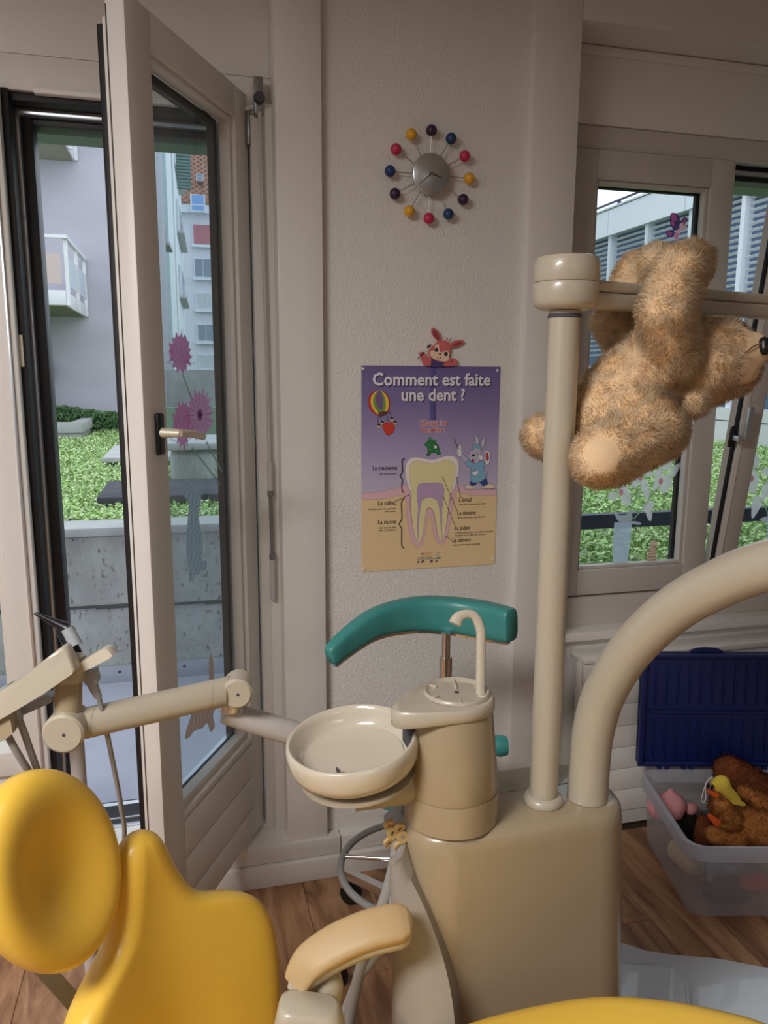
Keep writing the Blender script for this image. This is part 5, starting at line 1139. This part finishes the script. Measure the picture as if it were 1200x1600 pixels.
# console body: wedge-shaped housing
def slabpx(nm, P_, Z, th, m_, bev, par):
    F_ = [W(x, y, Z) for x, y in P_]; c_ = sum(F_, V3((0, 0, 0))) / len(F_)         # moulded part: back a little smaller than the front
    return loft(nm, [[c_ + (p - c_) * k + FH * (th * t) for p in F_] for t, k in ((0.0, 1 - bev * 5), (0.10, 1 - bev * 1.5), (0.25, 1.0), (0.6, 0.96), (1.0, 0.82))], m_, par, 60)
body = slabpx('housing', [(-60, 1140), (-60, 1118), (30, 1062), (58, 1040), (96, 1011), (103, 1014), (118, 1046), (116, 1052), (70, 1084), (10, 1120), (-30, 1142)], 1.165, 0.045, 'cream', 0.008, con)
slabpx('swing_handle', [(117, 1040), (160, 1014), (168, 1015), (176, 1024), (172, 1029), (119, 1056)], 1.195, 0.03, 'porcelain', 0.006, con)
slabpx('under_tray', [(10, 1118), (70, 1086), (82, 1090), (80, 1098), (36, 1118), (12, 1128)], 1.215, 0.03, 'grey_plastic', 0.004, con)
slabpx('socket', [(122, 1054), (148, 1046), (153, 1066), (142, 1077), (132, 1068)], 1.222, 0.02, 'grey_plastic', 0.004, con)
slabpx('end_grip', [(-10, 1082), (10, 1072), (19, 1086), (0, 1098), (-12, 1102)], 1.24, 0.03, 'grey_plastic', 0.004, con)
pb = W(120, 1165, 1.33); tube('stand_post', [V3((pb.x, pb.y, 0.0)), V3((pb.x, pb.y, pb.z + 0.02))], 0.0125, 'arm_grey', con, segs=18)
lathe('stand_foot', [(0, 0.012), (0.05, 0.011), (0.055, 0.0), (0, 0.0)], V3((pb.x, pb.y, 0.0)), 'arm_grey', con, segs=24)
# instruments parked in it
def hose(pts_, r, par): return tube('hose', [W(*p) for p in pts_], r, 'hose_grey', par, segs=10)
s1 = thing('air_syringe', 'black angled air syringe standing in the console socket', 'dental instrument', W(135, 1030, 1.22))
tube('tip', [W(54, 958, 1.235), W(82, 971, 1.24), W(104, 982, 1.245)], [0.0022, 0.0058, 0.0112], 'black_plastic', s1, segs=12)
tube('collar', [W(105, 982, 1.238), W(119, 1008, 1.238)], [0.0098, 0.0106], 'grey_plastic', s1, segs=16)
tube('barrel', [W(96, 982, 1.246), W(110, 1008, 1.247), W(128, 1044, 1.25)], [0.0095, 0.0115, 0.0115], 'black_plastic', s1, segs=16)
tube('socket_end', [W(143, 1066, 1.232), W(154, 1090, 1.236)], [0.009, 0.0062], 'grey_plastic', s1, segs=12)
hose([(154, 1088, 1.232), (166, 1140, 1.25), (178, 1200, 1.28), (189, 1260, 1.32), (194, 1310, 1.36), (180, 1400, 1.42), (120, 1480, 1.46)], 0.0042, s1)
for k, (nm, lab, P_) in enumerate((('turbine_handpiece', 'handpiece with grey hose hanging under the console edge', [(5, 1118, 1.18), (12, 1148, 1.19), (34, 1188, 1.21), (60, 1232, 1.25), (80, 1300, 1.30)]), ('scaler_handpiece', 'second grey hose instrument hanging under the console beside the arm', [(22, 1104, 1.20), (36, 1140, 1.21), (50, 1180, 1.23), (66, 1225, 1.26), (90, 1300, 1.31)]))):
    s_ = thing(nm, lab, 'dental instrument', W(*P_[1]))
    hose(P_, 0.0056, s_)
    if k == 0: slabpx('sleeve', [(-2, 1122), (14, 1112), (20, 1146), (8, 1156), (0, 1160)], 1.175, 0.02, 'unit_beige', 0.003, s_)
    else: tube('sleeve', [W(18, 1098, 1.20), W(30, 1124, 1.205)], [0.010, 0.007], 'grey_plastic', s_, segs=12)

# ================================================================== PATIENT CHAIR
CW = RT0 * 0.55 + FH * 0.835; CF = RT0 * 0.835 - FH * 0.55
CT = W(212, 1300, 1.2)
chair = thing('dental_chair', 'yellow upholstered dental patient chair with cream armrest', 'dental chair', (CT + CF * 0.5) * V3((1, 1, 0)) if False else V3(((CT + CF * 0.5).x, (CT + CF * 0.5).y, 0)))
VD = -UPZ * math.cos(math.radians(11)) + CF * math.sin(math.radians(11)); VN = (CF * math.cos(math.radians(11)) + UPZ * math.sin(math.radians(11)))
def lerp_tab(tab, x):
    if x <= tab[0][0]: return tab[0][1]
    for (a, b), (c, d) in zip(tab, tab[1:]):
        if x <= c:
            t = (x - a) / (c - a); t = t * t * (3 - 2 * t) if False else t; return b + (d - b) * t
    return tab[-1][1]
HW = [(0, 0.008), (0.006, 0.022), (0.015, 0.034), (0.03, 0.043), (0.07, 0.055), (0.115, 0.069), (0.142, 0.084), (0.158, 0.106), (0.170, 0.138), (0.182, 0.164), (0.198, 0.184), (0.225, 0.201), (0.27, 0.211), (0.34, 0.206), (0.42, 0.188), (0.52, 0.18)]
TH = [(0, 0.008), (0.006, 0.019), (0.015, 0.027), (0.03, 0.033), (0.07, 0.036), (0.2, 0.036), (0.52, 0.036)]
rings = []; ss = [0, 0.003, 0.006, 0.010, 0.015, 0.022, 0.03, 0.045, 0.06, 0.08, 0.10, 0.12, 0.135, 0.146, 0.154, 0.162, 0.170, 0.178, 0.188, 0.20, 0.215, 0.235, 0.26, 0.29, 0.32, 0.36, 0.40, 0.44, 0.48]
for s in ss:
    hw, th = lerp_tab(HW, s), lerp_tab(TH, s); r = min(th, hw * 0.98); ring = []
    npt = 20
    xs = [(-(hw - r) + 2 * (hw - r) * k / npt, 1) for k in range(npt + 1)]
    out = [(x, th) for x, _ in xs] + [(hw - r + r * math.sin(a), th * math.cos(a)) for a in [math.pi * k / 10 for k in range(1, 10)]] + [(x, -th) for x, _ in xs[::-1]] + [(-(hw - r) - r * math.sin(a), -th * math.cos(a)) for a in [math.pi * k / 10 for k in range(1, 10)]]
    for x, y in out:
        wrap = 0.035 * (x / 0.2) ** 2 - 0.012 * math.exp(-(x / 0.08) ** 2) * min(1, s / 0.1)
        bend = -0.10 * max(0, 0.12 - s) * 0 + 0.10 * max(0, s - 0.34) ** 1.5
        ring.append(CT + VD * s + CW * x + VN * (y + wrap + bend))
    rings.append(ring)
bm = bmesh.new(); R_ = [[bm.verts.new(p) for p in r] for r in rings]; n_ = len(R_[0])
for a, b in zip(R_, R_[1:]):
    for k in range(n_): bm.faces.new((a[k], a[(k + 1) % n_], b[(k + 1) % n_], b[k]))
bm.faces.new(R_[0][::-1]); bm.faces.new(R_[-1]); bmesh.ops.recalc_face_normals(bm, faces=bm.faces)
for _ in range(5): bmesh.ops.smooth_vert(bm, verts=bm.verts, factor=0.5, use_axis_x=True, use_axis_y=True, use_axis_z=True)
from_bm('backrest', bm, 'yellow_vinyl', chair, 180)
# headrest: oval dished cushion
HC = W(80, 1358, 1.065); HA, HB, HT = 0.108, 0.145, 0.050
bm = bmesh.new(); NU, NV = 48, 24; rings = []
tilt = math.radians(20); HV = (VD * 0.97 + CW * 0.24).normalized(); HN = (VN + CW * 0.14 + UPZ * 0.30); HN = (HN - HV * HN.dot(HV)).normalized(); HS = HV.cross(HN).normalized(); HS = HS if HS.dot(CW) > 0 else -HS
for j in range(NV + 1):
    ph = -math.pi / 2 + math.pi * j / NV; cr = max(0.0, math.cos(ph)) ** 0.62; zz = math.copysign(abs(math.sin(ph)) ** 0.8, math.sin(ph)); ring = []
    for k in range(NU):
        a = 2 * math.pi * k / NU; x = HA * cr * math.cos(a); y = HB * cr * math.sin(a); h = HT * zz
        if zz > 0: h -= 0.060 * math.exp(-((x / (HA * .66)) ** 2 + ((y - 0.008) / (HB * .66)) ** 2)) * zz
        ring.append(bm.verts.new(HC + HS * x + HV * y + HN * h))
    rings.append(ring)
for a, b in zip(rings, rings[1:]):
    for k in range(NU): bm.faces.new((a[k], a[(k + 1) % NU], b[(k + 1) % NU], b[k]))
bmesh.ops.remove_doubles(bm, verts=bm.verts, dist=1e-5); bmesh.ops.recalc_face_normals(bm, faces=bm.faces)
hr = from_bm('headrest', bm, 'yellow_vinyl', chair, 180)
tube('headrest_shell', [HC - HN * 0.046 - HV * 0.07, HC - HN * 0.052, HC - HN * 0.046 + HV * 0.09], [0.035, 0.045, 0.03], 'hose_grey', hr, segs=16, section=[(1.3 * math.cos(2 * math.pi * k / 20), 0.22 * math.sin(2 * math.pi * k / 20)) for k in range(20)], up=HN)
st = [W(-10, 1410, 1.16), W(25, 1460, 1.17), W(60, 1505, 1.18), W(122, 1575, 1.20), W(150, 1620, 1.21)]
tube('headrest_stem', st, 0.010, 'steel', chair, section=[(1.2, 0.45), (-1.2, 0.45), (-1.2, -0.45), (1.2, -0.45)], up=CF, sm=30)
lathe('stem_knob', [(0, 0.012), (0.011, 0.010), (0.012, 0.0), (0, 0)], W(47, 1490, 1.165), 'grey_plastic', chair, axis=-FH, segs=16)
# seat and raised leg part
edge = [(0.20, 0.205, 0.40), (0.328, 0.225, 0.425), (0.414, 0.25, 0.478), (0.496, 0.272, 0.537), (0.596, 0.283, 0.606), (0.67, 0.285, 0.651), (0.749, 0.277, 0.690), (0.815, 0.258, 0.724), (0.867, 0.238, 0.749), (0.93, 0.21, 0.765), (1.0, 0.17, 0.765), (1.06, 0.11, 0.755)]
ed = catmull(edge, 3); rings = []; c2 = V3((CT.x, CT.y, 0))
for e in ed:
    f_, hw, z = e; ring = []; th = 0.07; r = min(0.045, hw * .9)
    top = [(-(hw - r) + 2 * (hw - r) * k / 16) for k in range(17)]
    out = [(x, 0.0) for x in top] + [(hw - r + r * math.sin(a), -r + r * math.cos(a)) for a in [math.pi / 2 * k / 6 for k in range(1, 7)]] + [(hw - 0.01, -th), (-(hw - 0.01), -th)] + [(-(hw - r) - r * math.cos(a), -r + r * math.sin(a)) for a in [math.pi / 2 * k / 6 for k in range(0, 6)]]
    for x, y in out: ring.append(c2 + CF * f_ + CW * x + UPZ * (z + y - 0.012 * (1 - min(1, (x / (hw + 1e-6)) ** 2)) * (1 if y > -0.03 else 0)))
    rings.append(ring)
loft('seat', rings, 'yellow_vinyl', chair, 60)
# armrest, far side
arp = [W(462, 1538, 1.16), W(482, 1505, 1.165), W(520, 1478, 1.17), (W(568, 1456, 1.175)), W(604, 1446, 1.18), W(624, 1442, 1.184), W(637, 1440, 1.187), W(644, 1439, 1.188)]
sec = [(math.copysign(abs(math.cos(a)) ** .5, math.cos(a)) * 1.0, math.copysign(abs(math.sin(a)) ** .6, math.sin(a)) * 0.50) for a in [2 * math.pi * k / 24 for k in range(24)]]
bm = bmesh.new(); add_tube(bm, [p + (arp[1] - arp[0]) * -0.0 for p in arp], [0.020, 0.027, 0.029, 0.029, 0.029, 0.028, 0.022, 0.009], section=sec, up=UPZ + (-FH) * 0.55, n=8)
ar = from_bm('armrest', bm, 'arm_tan', chair, 60)
bm = bmesh.new(); add_tube(bm, [p - UPZ * 0.019 + FH * 0.004 for p in arp], [0.016, 0.023, 0.025, 0.025, 0.0250, 0.024, 0.019, 0.007], section=sec, up=UPZ + (-FH) * 0.55, n=8)
from_bm('armrest_shell', bm, 'cream', ar, 60)
bc_ = W(484, 1590, 1.13); bt = W(484, 1556, 1.13).z
loft('arm_bracket', [[V3((bc_.x, bc_.y, 0)) + RT0 * x + FH * y + UPZ * (z - (0.014 * (x + 0.05) / 0.1 if z > 0.3 else 0)) for x, y in rrect(hw, hd, 0.02)] for z, hw, hd in ((0.25, 0.066, 0.034), (bt - 0.07, 0.058, 0.032), (bt - 0.016, 0.047, 0.030), (bt - 0.005, 0.044, 0.027), (bt, 0.038, 0.021))], 'cream', chair, 50)
tube('arm_pivot', [W(505, 1572, 1.19), W(512, 1535, 1.19), W(516, 1515, 1.19)], [0.026, 0.025, 0.014], 'cream_dark', chair, segs=20)
# foot plate of the chair: one glossy casting on the floor
fp_ = [on(x, y, 2, 0.03) for x, y in ((900, 1462), (960, 1466), (1010, 1482), (1048, 1488), (1120, 1494), (1200, 1509), (1300, 1530), (1320, 1640), (1150, 1640), (900, 1600))]
bs = prism('base_plate', [V3((p.x, p.y, 0.03)) for p in fp_], (0, 0, -0.0295), 'chair_base', chair, 0.008)
cc_ = [on(x, y, 2, 0.06) for x, y in ((900, 1508), (1040, 1513), (1062, 1523), (1075, 1545), (1080, 1600), (900, 1600))]
prism('base_cover', [V3((p.x, p.y, 0.075)) for p in cc_], (0, 0, -0.0445), 'chair_base', chair, 0.01)
cb = c2 + CF * 0.55
loft('lift_column', [[V3((cb.x + x, cb.y + y, z)) for x, y in rrect(hw, hw * .7, 0.05)] for z, hw in ((0.0, 0.17), (0.03, 0.165), (0.30, 0.12), (0.47, 0.12))], 'chair_base', chair, 50)

# ================================================================== WORKING STOOL
SX, SY = 0.565, 1.74
stool = thing('dentist_stool', 'dentist stool with curved teal backrest bar behind the unit', 'stool', (SX, SY, 0))
for k in range(5):
    a = math.radians(125 + 72 * k); d = V3((math.cos(a), math.sin(a), 0)); c_ = V3((SX, SY, 0)); s_ = V3((-d.y, d.x, 0))
    lg = loft('leg', [[c_ + d * q + s_ * x + UPZ * (z + y) for x, y in ((-w_, -.010), (w_, -.010), (w_ * .8, .012), (-w_ * .8, .012))] for q, z, w_ in ((0.028, 0.105, 0.017), (0.15, 0.095, 0.015), (0.285, 0.082, 0.013))], 'chrome', stool, 30)
    e_ = c_ + d * 0.275
    tube('caster_stem', [e_ + UPZ * 0.072, e_ + UPZ * 0.03], 0.005, 'steel', lg, segs=8)
    for q in (-0.011, 0.011): lathe('caster', [(0, -0.008), (0.026, -0.008), (0.029, 0), (0.026, 0.008), (0, 0.008)], e_ + V3((0, 0, 0.029)) + s_ * q - d * 0.01, 'black_plastic', lg, axis=s_, segs=20)
tube('gas_column', [(SX, SY, 0.08), (SX, SY, 0.46)], 0.022, 'chrome', stool, segs=20)
fr0 = on(532, 1352, 2, 0.235); RR = 0.20; rc = V3((fr0.x, fr0.y, 0.235)) + RT0 * RR
rc = V3((SX, SY, 0.235)).lerp(rc, 1.0)
ringo = tube('foot_ring', [rc + V3((RR * math.cos(a), RR * math.sin(a), 0)) for a in [2 * math.pi * k / 40 for k in range(40)]], 0.0095, 'hose_grey', stool, segs=10, closed=True, smooth=False)
for k in range(3):
    a = 0.6 + k * 2.094; e_ = rc + V3((RR * math.cos(a), RR * math.sin(a), 0)); tube('ring_spoke', [V3((SX, SY, 0.25)), e_], 0.007, 'chrome', ringo, segs=8)
lathe('seat', [(0, 0.0), (0.16, 0.0), (0.183, 0.015), (0.187, 0.035), (0.175, 0.06), (0.14, 0.072), (0, 0.07)], V3((SX, SY, 0.47)), 'teal_vinyl', stool, segs=44)
def tz(px, py, Z): return W(px, py, Z)
bar = [(522, 1020, 1.70), (545, 1000, 1.73), (580, 976, 1.77), (615, 964, 1.81), (660, 958, 1.84), (710, 961, 1.84), (755, 968, 1.81), (794, 976, 1.76)]
rs = [0.026, 0.030, 0.034, 0.038, 0.042, 0.044, 0.045, 0.041]
sec = [(math.copysign(abs(math.cos(a)) ** .55, math.cos(a)) * 0.62, math.copysign(abs(math.sin(a)) ** .55, math.sin(a)) * 0.98) for a in [2 * math.pi * k / 28 for k in range(28)]]
P_ = [W(*p) for p in bar]
bm = bmesh.new(); Pn = [P_[0] + (P_[0] - P_[1]) * 0.30] + P_ + [P_[-1] + (P_[-1] - P_[-2]) * 0.16]; rn = [rs[0] * 0.74] + rs + [rs[-1] * 0.82]
add_tube(bm, Pn, rn, section=sec, up=UPZ, n=8); tb_ = from_bm('back_bar', bm, 'teal_vinyl', stool, 60)
tube('trim_rail', [p - UPZ * (r_ * 0.98 + 0.002) + V3((0, -0.004, 0)) for p, r_ in zip(P_[0:], rs)], 0.007, 'chrome', tb_, section=[(1.1, 0.4), (-1.1, 0.4), (-1.1, -0.5), (1.1, -0.5)], up=UPZ, n=6, sm=30)
bp_ = W(697, 1005, 1.82); tube('back_post', [V3((bp_.x, bp_.y, 0.53)), V3((bp_.x, bp_.y, 0.80)), V3((bp_.x, bp_.y, 0.845))], [0.0155, 0.0155, 0.0155], 'chrome', stool, segs=18, smooth=False)
tube('back_pin', [V3((bp_.x, bp_.y, 0.84)), V3((bp_.x, bp_.y, 0.905))], 0.0105, 'chrome', stool, segs=16)
lathe('height_knob', [(0, 0.03), (0.02, 0.028), (0.024, 0.012), (0.022, 0)], W(773, 1165, 1.70), 'teal_vinyl', stool, axis=RT0, segs=20)

# ================================================================== TOY BOX
BO = V3((1.325, 1.65, 0)) - RT0 * 0.02 - FH * 0.01; BWD, BDP, BH = 0.62, 0.42, 0.232
bx = thing('toy_box', 'translucent plastic storage box full of plush toys under the window', 'storage box', BO + RT0 * 0.3 + FH * 0.2)
def bring(z, g, r=0.05):
    c_ = BO + RT0 * (BWD / 2) + FH * (BDP / 2); return [c_ + RT0 * x + FH * y + UPZ * z for x, y in rrect(BWD / 2 + g, BDP / 2 + g, r + g, 6)]
loft('floor_panel', [bring(0.003, -0.022), bring(0.006, -0.02)], 'box_plastic', bx, 40)
def shell(nm, prof, m_):
    rings = [bring(z, g) for z, g in prof]; return loft(nm, rings, m_, bx, 50, caps=False)
shell('side_walls', [(0.004, -0.02), (0.03, -0.016), (0.12, -0.009), (0.19, -0.004), (0.19, -0.0065), (0.12, -0.0115), (0.03, -0.0185), (0.0065, -0.0225)], 'box_plastic')
shell('rim', [(0.188, -0.002), (0.19, 0.008), (0.218, 0.010), (0.230, 0.010), (0.233, 0.006), (0.233, -0.002), (0.228, -0.006), (0.19, -0.0065)], 'box_rim')
for k in range(5):
    x = 0.10 + 0.11 * k; box('rim_rib', (x, -0.0115, 0.192), (x + 0.004, -0.0085, 0.22), 'box_rim', bx, (BO, RT0, FH, UPZ), 0.0005)
bl = V3((BO + FH * (BDP + 0.012))); bl = BO + FH * (BDP + 0.012)
lt = math.radians(3); LU = (UPZ * math.cos(lt) + FH * math.sin(lt)).normalized(); LFw = (FH * math.cos(lt) - UPZ * math.sin(lt)).normalized()
# the lid leans a little off the box's own axis towards the wall
lid = box('lid', (-0.012, 0.0, 0.018), (BWD + 0.01, 0.016, 0.40), 'blue_lid', bx, (bl + UPZ * 0.225, RT0, LFw, LU), 0.014, 4)
lfr = (bl + UPZ * 0.225, RT0, LFw, LU)
for a, b in (((-0.012, -0.016, 0.018), (0.006, -0.0005, 0.40)), ((BWD - 0.008, -0.016, 0.018), (BWD + 0.01, -0.0005, 0.40)), ((0.0065, -0.016, 0.018), (BWD - 0.0085, -0.0005, 0.034)), ((0.0065, -0.016, 0.384), (BWD - 0.0085, -0.0005, 0.40))):
    box('lid_rim', a, b, 'blue_lid', lid, lfr, 0.004)
box('middle_rib', (0.02, -0.012, 0.198), (BWD - 0.02, -0.0005, 0.206), 'blue_lid', lid, lfr, 0.002)
for k in range(16):
    x = 0.035 + 0.037 * k
    box('rib', (x, -0.006, 0.045), (x + 0.0045, -0.0005, 0.18), 'blue_lid', lid, lfr, 0.0015); box('rib', (x, -0.006, 0.225), (x + 0.0045, -0.0005, 0.372), 'blue_lid', lid, lfr, 0.0015)
tg = [lfr[0] + RT0 * (0.20 + 0.055 * math.cos(a)) + LU * (0.40 + 0.016 * math.sin(a)) for a in [math.pi * k / 12 for k in range(13)]]
prism('lid_tab', tg, LFw * 0.012, 'blue_lid', lid, 0.001)
for x in (0.055, 0.08, 0.135, 0.16, 0.40, 0.425):
    box('hinge_lug', (x, -0.012, -0.006), (x + 0.013, 0.006, 0.0175), 'blue_lid', lid, lfr, 0.002)

def bq(px, py, Z): return W(px, py, Z)
# pink and black soft toy
tp = thing('plush_pig', 'pink and black plush toy in the corner of the toy box', 'soft toy', bq(1070, 1300, 2.46))
blob('body', [(bq(1072, 1282, 2.46), bq(1080, 1300, 2.46), 0.036, 0.04)], 'plush_black', tp, 0.006)
blob('head', [(bq(1032, 1262, 2.45), bq(1052, 1258, 2.45), 0.044, 0.042), (bq(1048, 1236, 2.45), bq(1046, 1243, 2.45), 0.012, 0.016), (bq(1058, 1272, 2.43), bq(1052, 1266, 2.43), 0.02, 0.03)], 'plush_pink', tp, 0.006)
for p in ((1083, 1262), (1088, 1306)): blob('foot', [(bq(p[0], p[1], 2.46), bq(p[0] - 4, p[1] + 2, 2.45), 0.019, 0.021)], 'plush_pink', tp, 0.005)
# dark brown bear behind
tb2 = thing('plush_dark_bear', 'dark brown plush bear lying at the back of the toy box', 'soft toy', bq(1165, 1260, 2.48))
blob('body', [(bq(1140, 1205, 2.45), bq(1200, 1250, 2.48), 0.052, 0.075), (bq(1130, 1225, 2.46), bq(1120, 1262, 2.46), 0.03, 0.03), (bq(1200, 1250, 2.48), bq(1260, 1290, 2.48), 0.075, 0.07), (bq(1100, 1285, 2.42), bq(1098, 1310, 2.4), 0.025, 0.03)], 'plush_brown', tb2, 0.008)
fur('fur', tb2.children[0], 7000, 0.008, 0.0016, 'plush_dark_fur', tb2, droop=0.1, clump=0.5, seed=6)
# light brown bear in front
tb3 = thing('plush_tan_bear', 'curly light brown plush bear at the front of the toy box', 'soft toy', bq(1160, 1310, 2.27))
tbb = blob('body', [(bq(1172, 1290, 2.28), bq(1215, 1306, 2.28), 0.052, 0.06), (bq(1128, 1258, 2.24), bq(1140, 1280, 2.26), 0.027, 0.034), (bq(1162, 1238, 2.33), bq(1200, 1262, 2.34), 0.022, 0.034), (bq(1116, 1305, 2.27), bq(1150, 1312, 2.28), 0.026, 0.032)], 'plush_tan', tb3, 0.006)
fur('fur', tbb, 9000, 0.010, 0.0016, 'plush_tan_fur', tb3, droop=0.1, clump=0.8, seed=4)
# yellow duck
dk = thing('plush_duck', 'small yellow plush duck with orange beak and white loop', 'soft toy', bq(1135, 1270, 2.22))
blob('body', [(bq(1122, 1226, 2.215), bq(1128, 1224, 2.215), 0.022, 0.024), (bq(1132, 1232, 2.215), bq(1148, 1248, 2.225), 0.02, 0.016), (bq(1148, 1252, 2.215), bq(1162, 1257, 2.22), 0.012, 0.008, FH, 0.6), (bq(1130, 1262, 2.25), bq(1135, 1280, 2.26), 0.03, 0.03)], 'plush_yellow', dk, 0.004, 4)
blob('beak', [(bq(1104, 1235, 2.19), bq(1118, 1242, 2.195), 0.006, 0.011, UPZ, 0.6)], 'felt_orange', dk, 0.0025, 3)
blob('foot', [(bq(1109, 1275, 2.225), bq(1121, 1286, 2.225), 0.008, 0.012, FH, 0.6)], 'felt_orange', dk, 0.003, 3)
for p in ((1113, 1229.5), (1106.5, 1228)): bm = bmesh.new(); bmesh.ops.create_uvsphere(bm, u_segments=10, v_segments=8, radius=0.0042, matrix=Matrix.Translation(bq(p[0], p[1], 2.193)) @ Matrix.Scale(1.8, 4, UPZ)); from_bm('eye', bm, 'black_plastic', dk, 180)
tube('loop', [bq(*p) for p in ((1112, 1214, 2.20), (1104, 1222, 2.19), (1098, 1240, 2.185), (1096, 1250, 2.185), (1100, 1253, 2.185), (1103, 1246, 2.185), (1102, 1234, 2.185), (1104, 1222, 2.188), (1113, 1215, 2.20))], 0.0014, 'white_cord', dk, segs=6)
# toys lower down, seen through the plastic
for nm, lab, caps_, m_ in (('plush_elephant', 'grey patterned plush toy pressed against the box front', [((1118, 1345, 2.245), (1145, 1345, 2.245), 0.036, 0.036), ((1112, 1360, 2.225), (1110, 1372, 2.225), 0.014, 0.012)], 'plush_grey'),
                           ('plush_lamb', 'cream plush toy seen through the left side of the box', [((1062, 1330, 2.42), (1082, 1352, 2.36), 0.040, 0.036)], 'plush_cream'),
                           ('plush_penguin', 'black plush toy at the bottom of the box front', [((1115, 1392, 2.25), (1150, 1391, 2.26), 0.034, 0.04)], 'plush_dark'),
                           ('plush_ladybird', 'red plush toy seen through the box front', [((1165, 1380, 2.23), (1190, 1378, 2.23), 0.022, 0.026)], 'plush_red'),
                           ('plush_seal', 'flat cream plush toy lying on the box floor', [((1135, 1412, 2.25), (1170, 1414, 2.25), 0.018, 0.02)], 'plush_cream'),
                           ('plush_dog', 'brown plush toy buried in the left of the box', [((1078, 1375, 2.40), (1094, 1385, 2.32), 0.036, 0.036)], 'plush_brown')):
    caps_ = [(bq(*c[0]), bq(*c[1]), c[2], c[3]) for c in caps_]
    tag(blob(nm, caps_, m_, None, 0.006), lab, 'soft toy')

# ================================================================== TEDDY BEAR HANGING FROM THE LAMP ARM
td = thing('teddy_bear', 'cream plush teddy bear hugging the lamp arm', 'teddy bear', W(985, 740, 1.25))
Q = lambda x, y, Z: W(x, y, Z)
caps = [
    (Q(1032, 566, 1.275), Q(985, 610, 1.28), 0.066, 0.072), (Q(985, 610, 1.28), Q(942, 660, 1.29), 0.072, 0.074),              # trunk
    (Q(1052, 560, 1.235), Q(1040, 490, 1.185), 0.046, 0.042), (Q(1040, 490, 1.185), Q(1062, 425, 1.195), 0.042, 0.040), (Q(1062, 428, 1.195), Q(1080, 410, 1.22), 0.040, 0.033),   # near arm over the bar
    (Q(985, 540, 1.335), Q(962, 500, 1.345), 0.040, 0.040), (Q(962, 500, 1.345), Q(1000, 425, 1.335), 0.040, 0.036), (Q(1000, 428, 1.335), Q(1030, 414, 1.29), 0.034, 0.034), # far arm
    (Q(1100, 566, 1.28), Q(1128, 562, 1.275), 0.072, 0.064), (Q(1060, 570, 1.28), Q(1100, 566, 1.28), 0.050, 0.06),            # head, neck
    (Q(1142, 560, 1.262), Q(1174, 547, 1.255), 0.046, 0.031),                                                                # muzzle
    (Q(1083, 630, 1.25), Q(1090, 612, 1.255), 0.024, 0.026, FH, 0.6), (Q(1100, 520, 1.34), Q(1102, 535, 1.33), 0.024, 0.026),   # ears
    (Q(995, 660, 1.235), Q(1022, 672, 1.215), 0.054, 0.050), (Q(1022, 672, 1.215), Q(950, 708, 1.195), 0.050, 0.050), (Q(950, 708, 1.195), Q(938, 716, 1.185), 0.046, 0.044),   # near leg
    (Q(920, 680, 1.335), Q(880, 690, 1.37), 0.050, 0.044), (Q(880, 690, 1.37), Q(848, 680, 1.39), 0.042, 0.036),              # far leg
]
tbody = blob('body', caps, 'teddy_skin', td, 0.0055, 5)
mz = Q(1165, 549, 1.235); pad = Q(941, 708, 1.14)
def fmask(p):
    if (p - mz).length < 0.052 and (p - Q(1120, 562, 1.275)).dot(RT0) > 0.018: return 0
    d = (p - pad).length
    if d < 0.028: return 0
    if d < 0.046: return 0.15 + 0.8 * (d - 0.028) / 0.018
    if (p - Q(905, 640, 1.24)).length < 0.05: return 0.6
    return 1.0
fur('fur', tbody, 110000, 0.0105, 0.0008, 'teddy_fur', td, droop=0.15, clump=0.6, mask=fmask, seed=3)
blob('nose', [(Q(1194, 535, 1.226), Q(1195, 545, 1.226), 0.0095, 0.0105)], 'black_plastic', td, 0.002, 4)
tube('mouth_seam', [Q(1190, 536, 1.222), Q(1178, 541, 1.2155), Q(1167, 550, 1.2115), Q(1158, 560, 1.212)], 0.0012, 'thread', td, segs=6)
bm = bmesh.new(); bmesh.ops.create_uvsphere(bm, u_segments=12, v_segments=8, radius=0.006, matrix=Matrix.Translation(Q(1135, 592, 1.21))); 
bm.free()
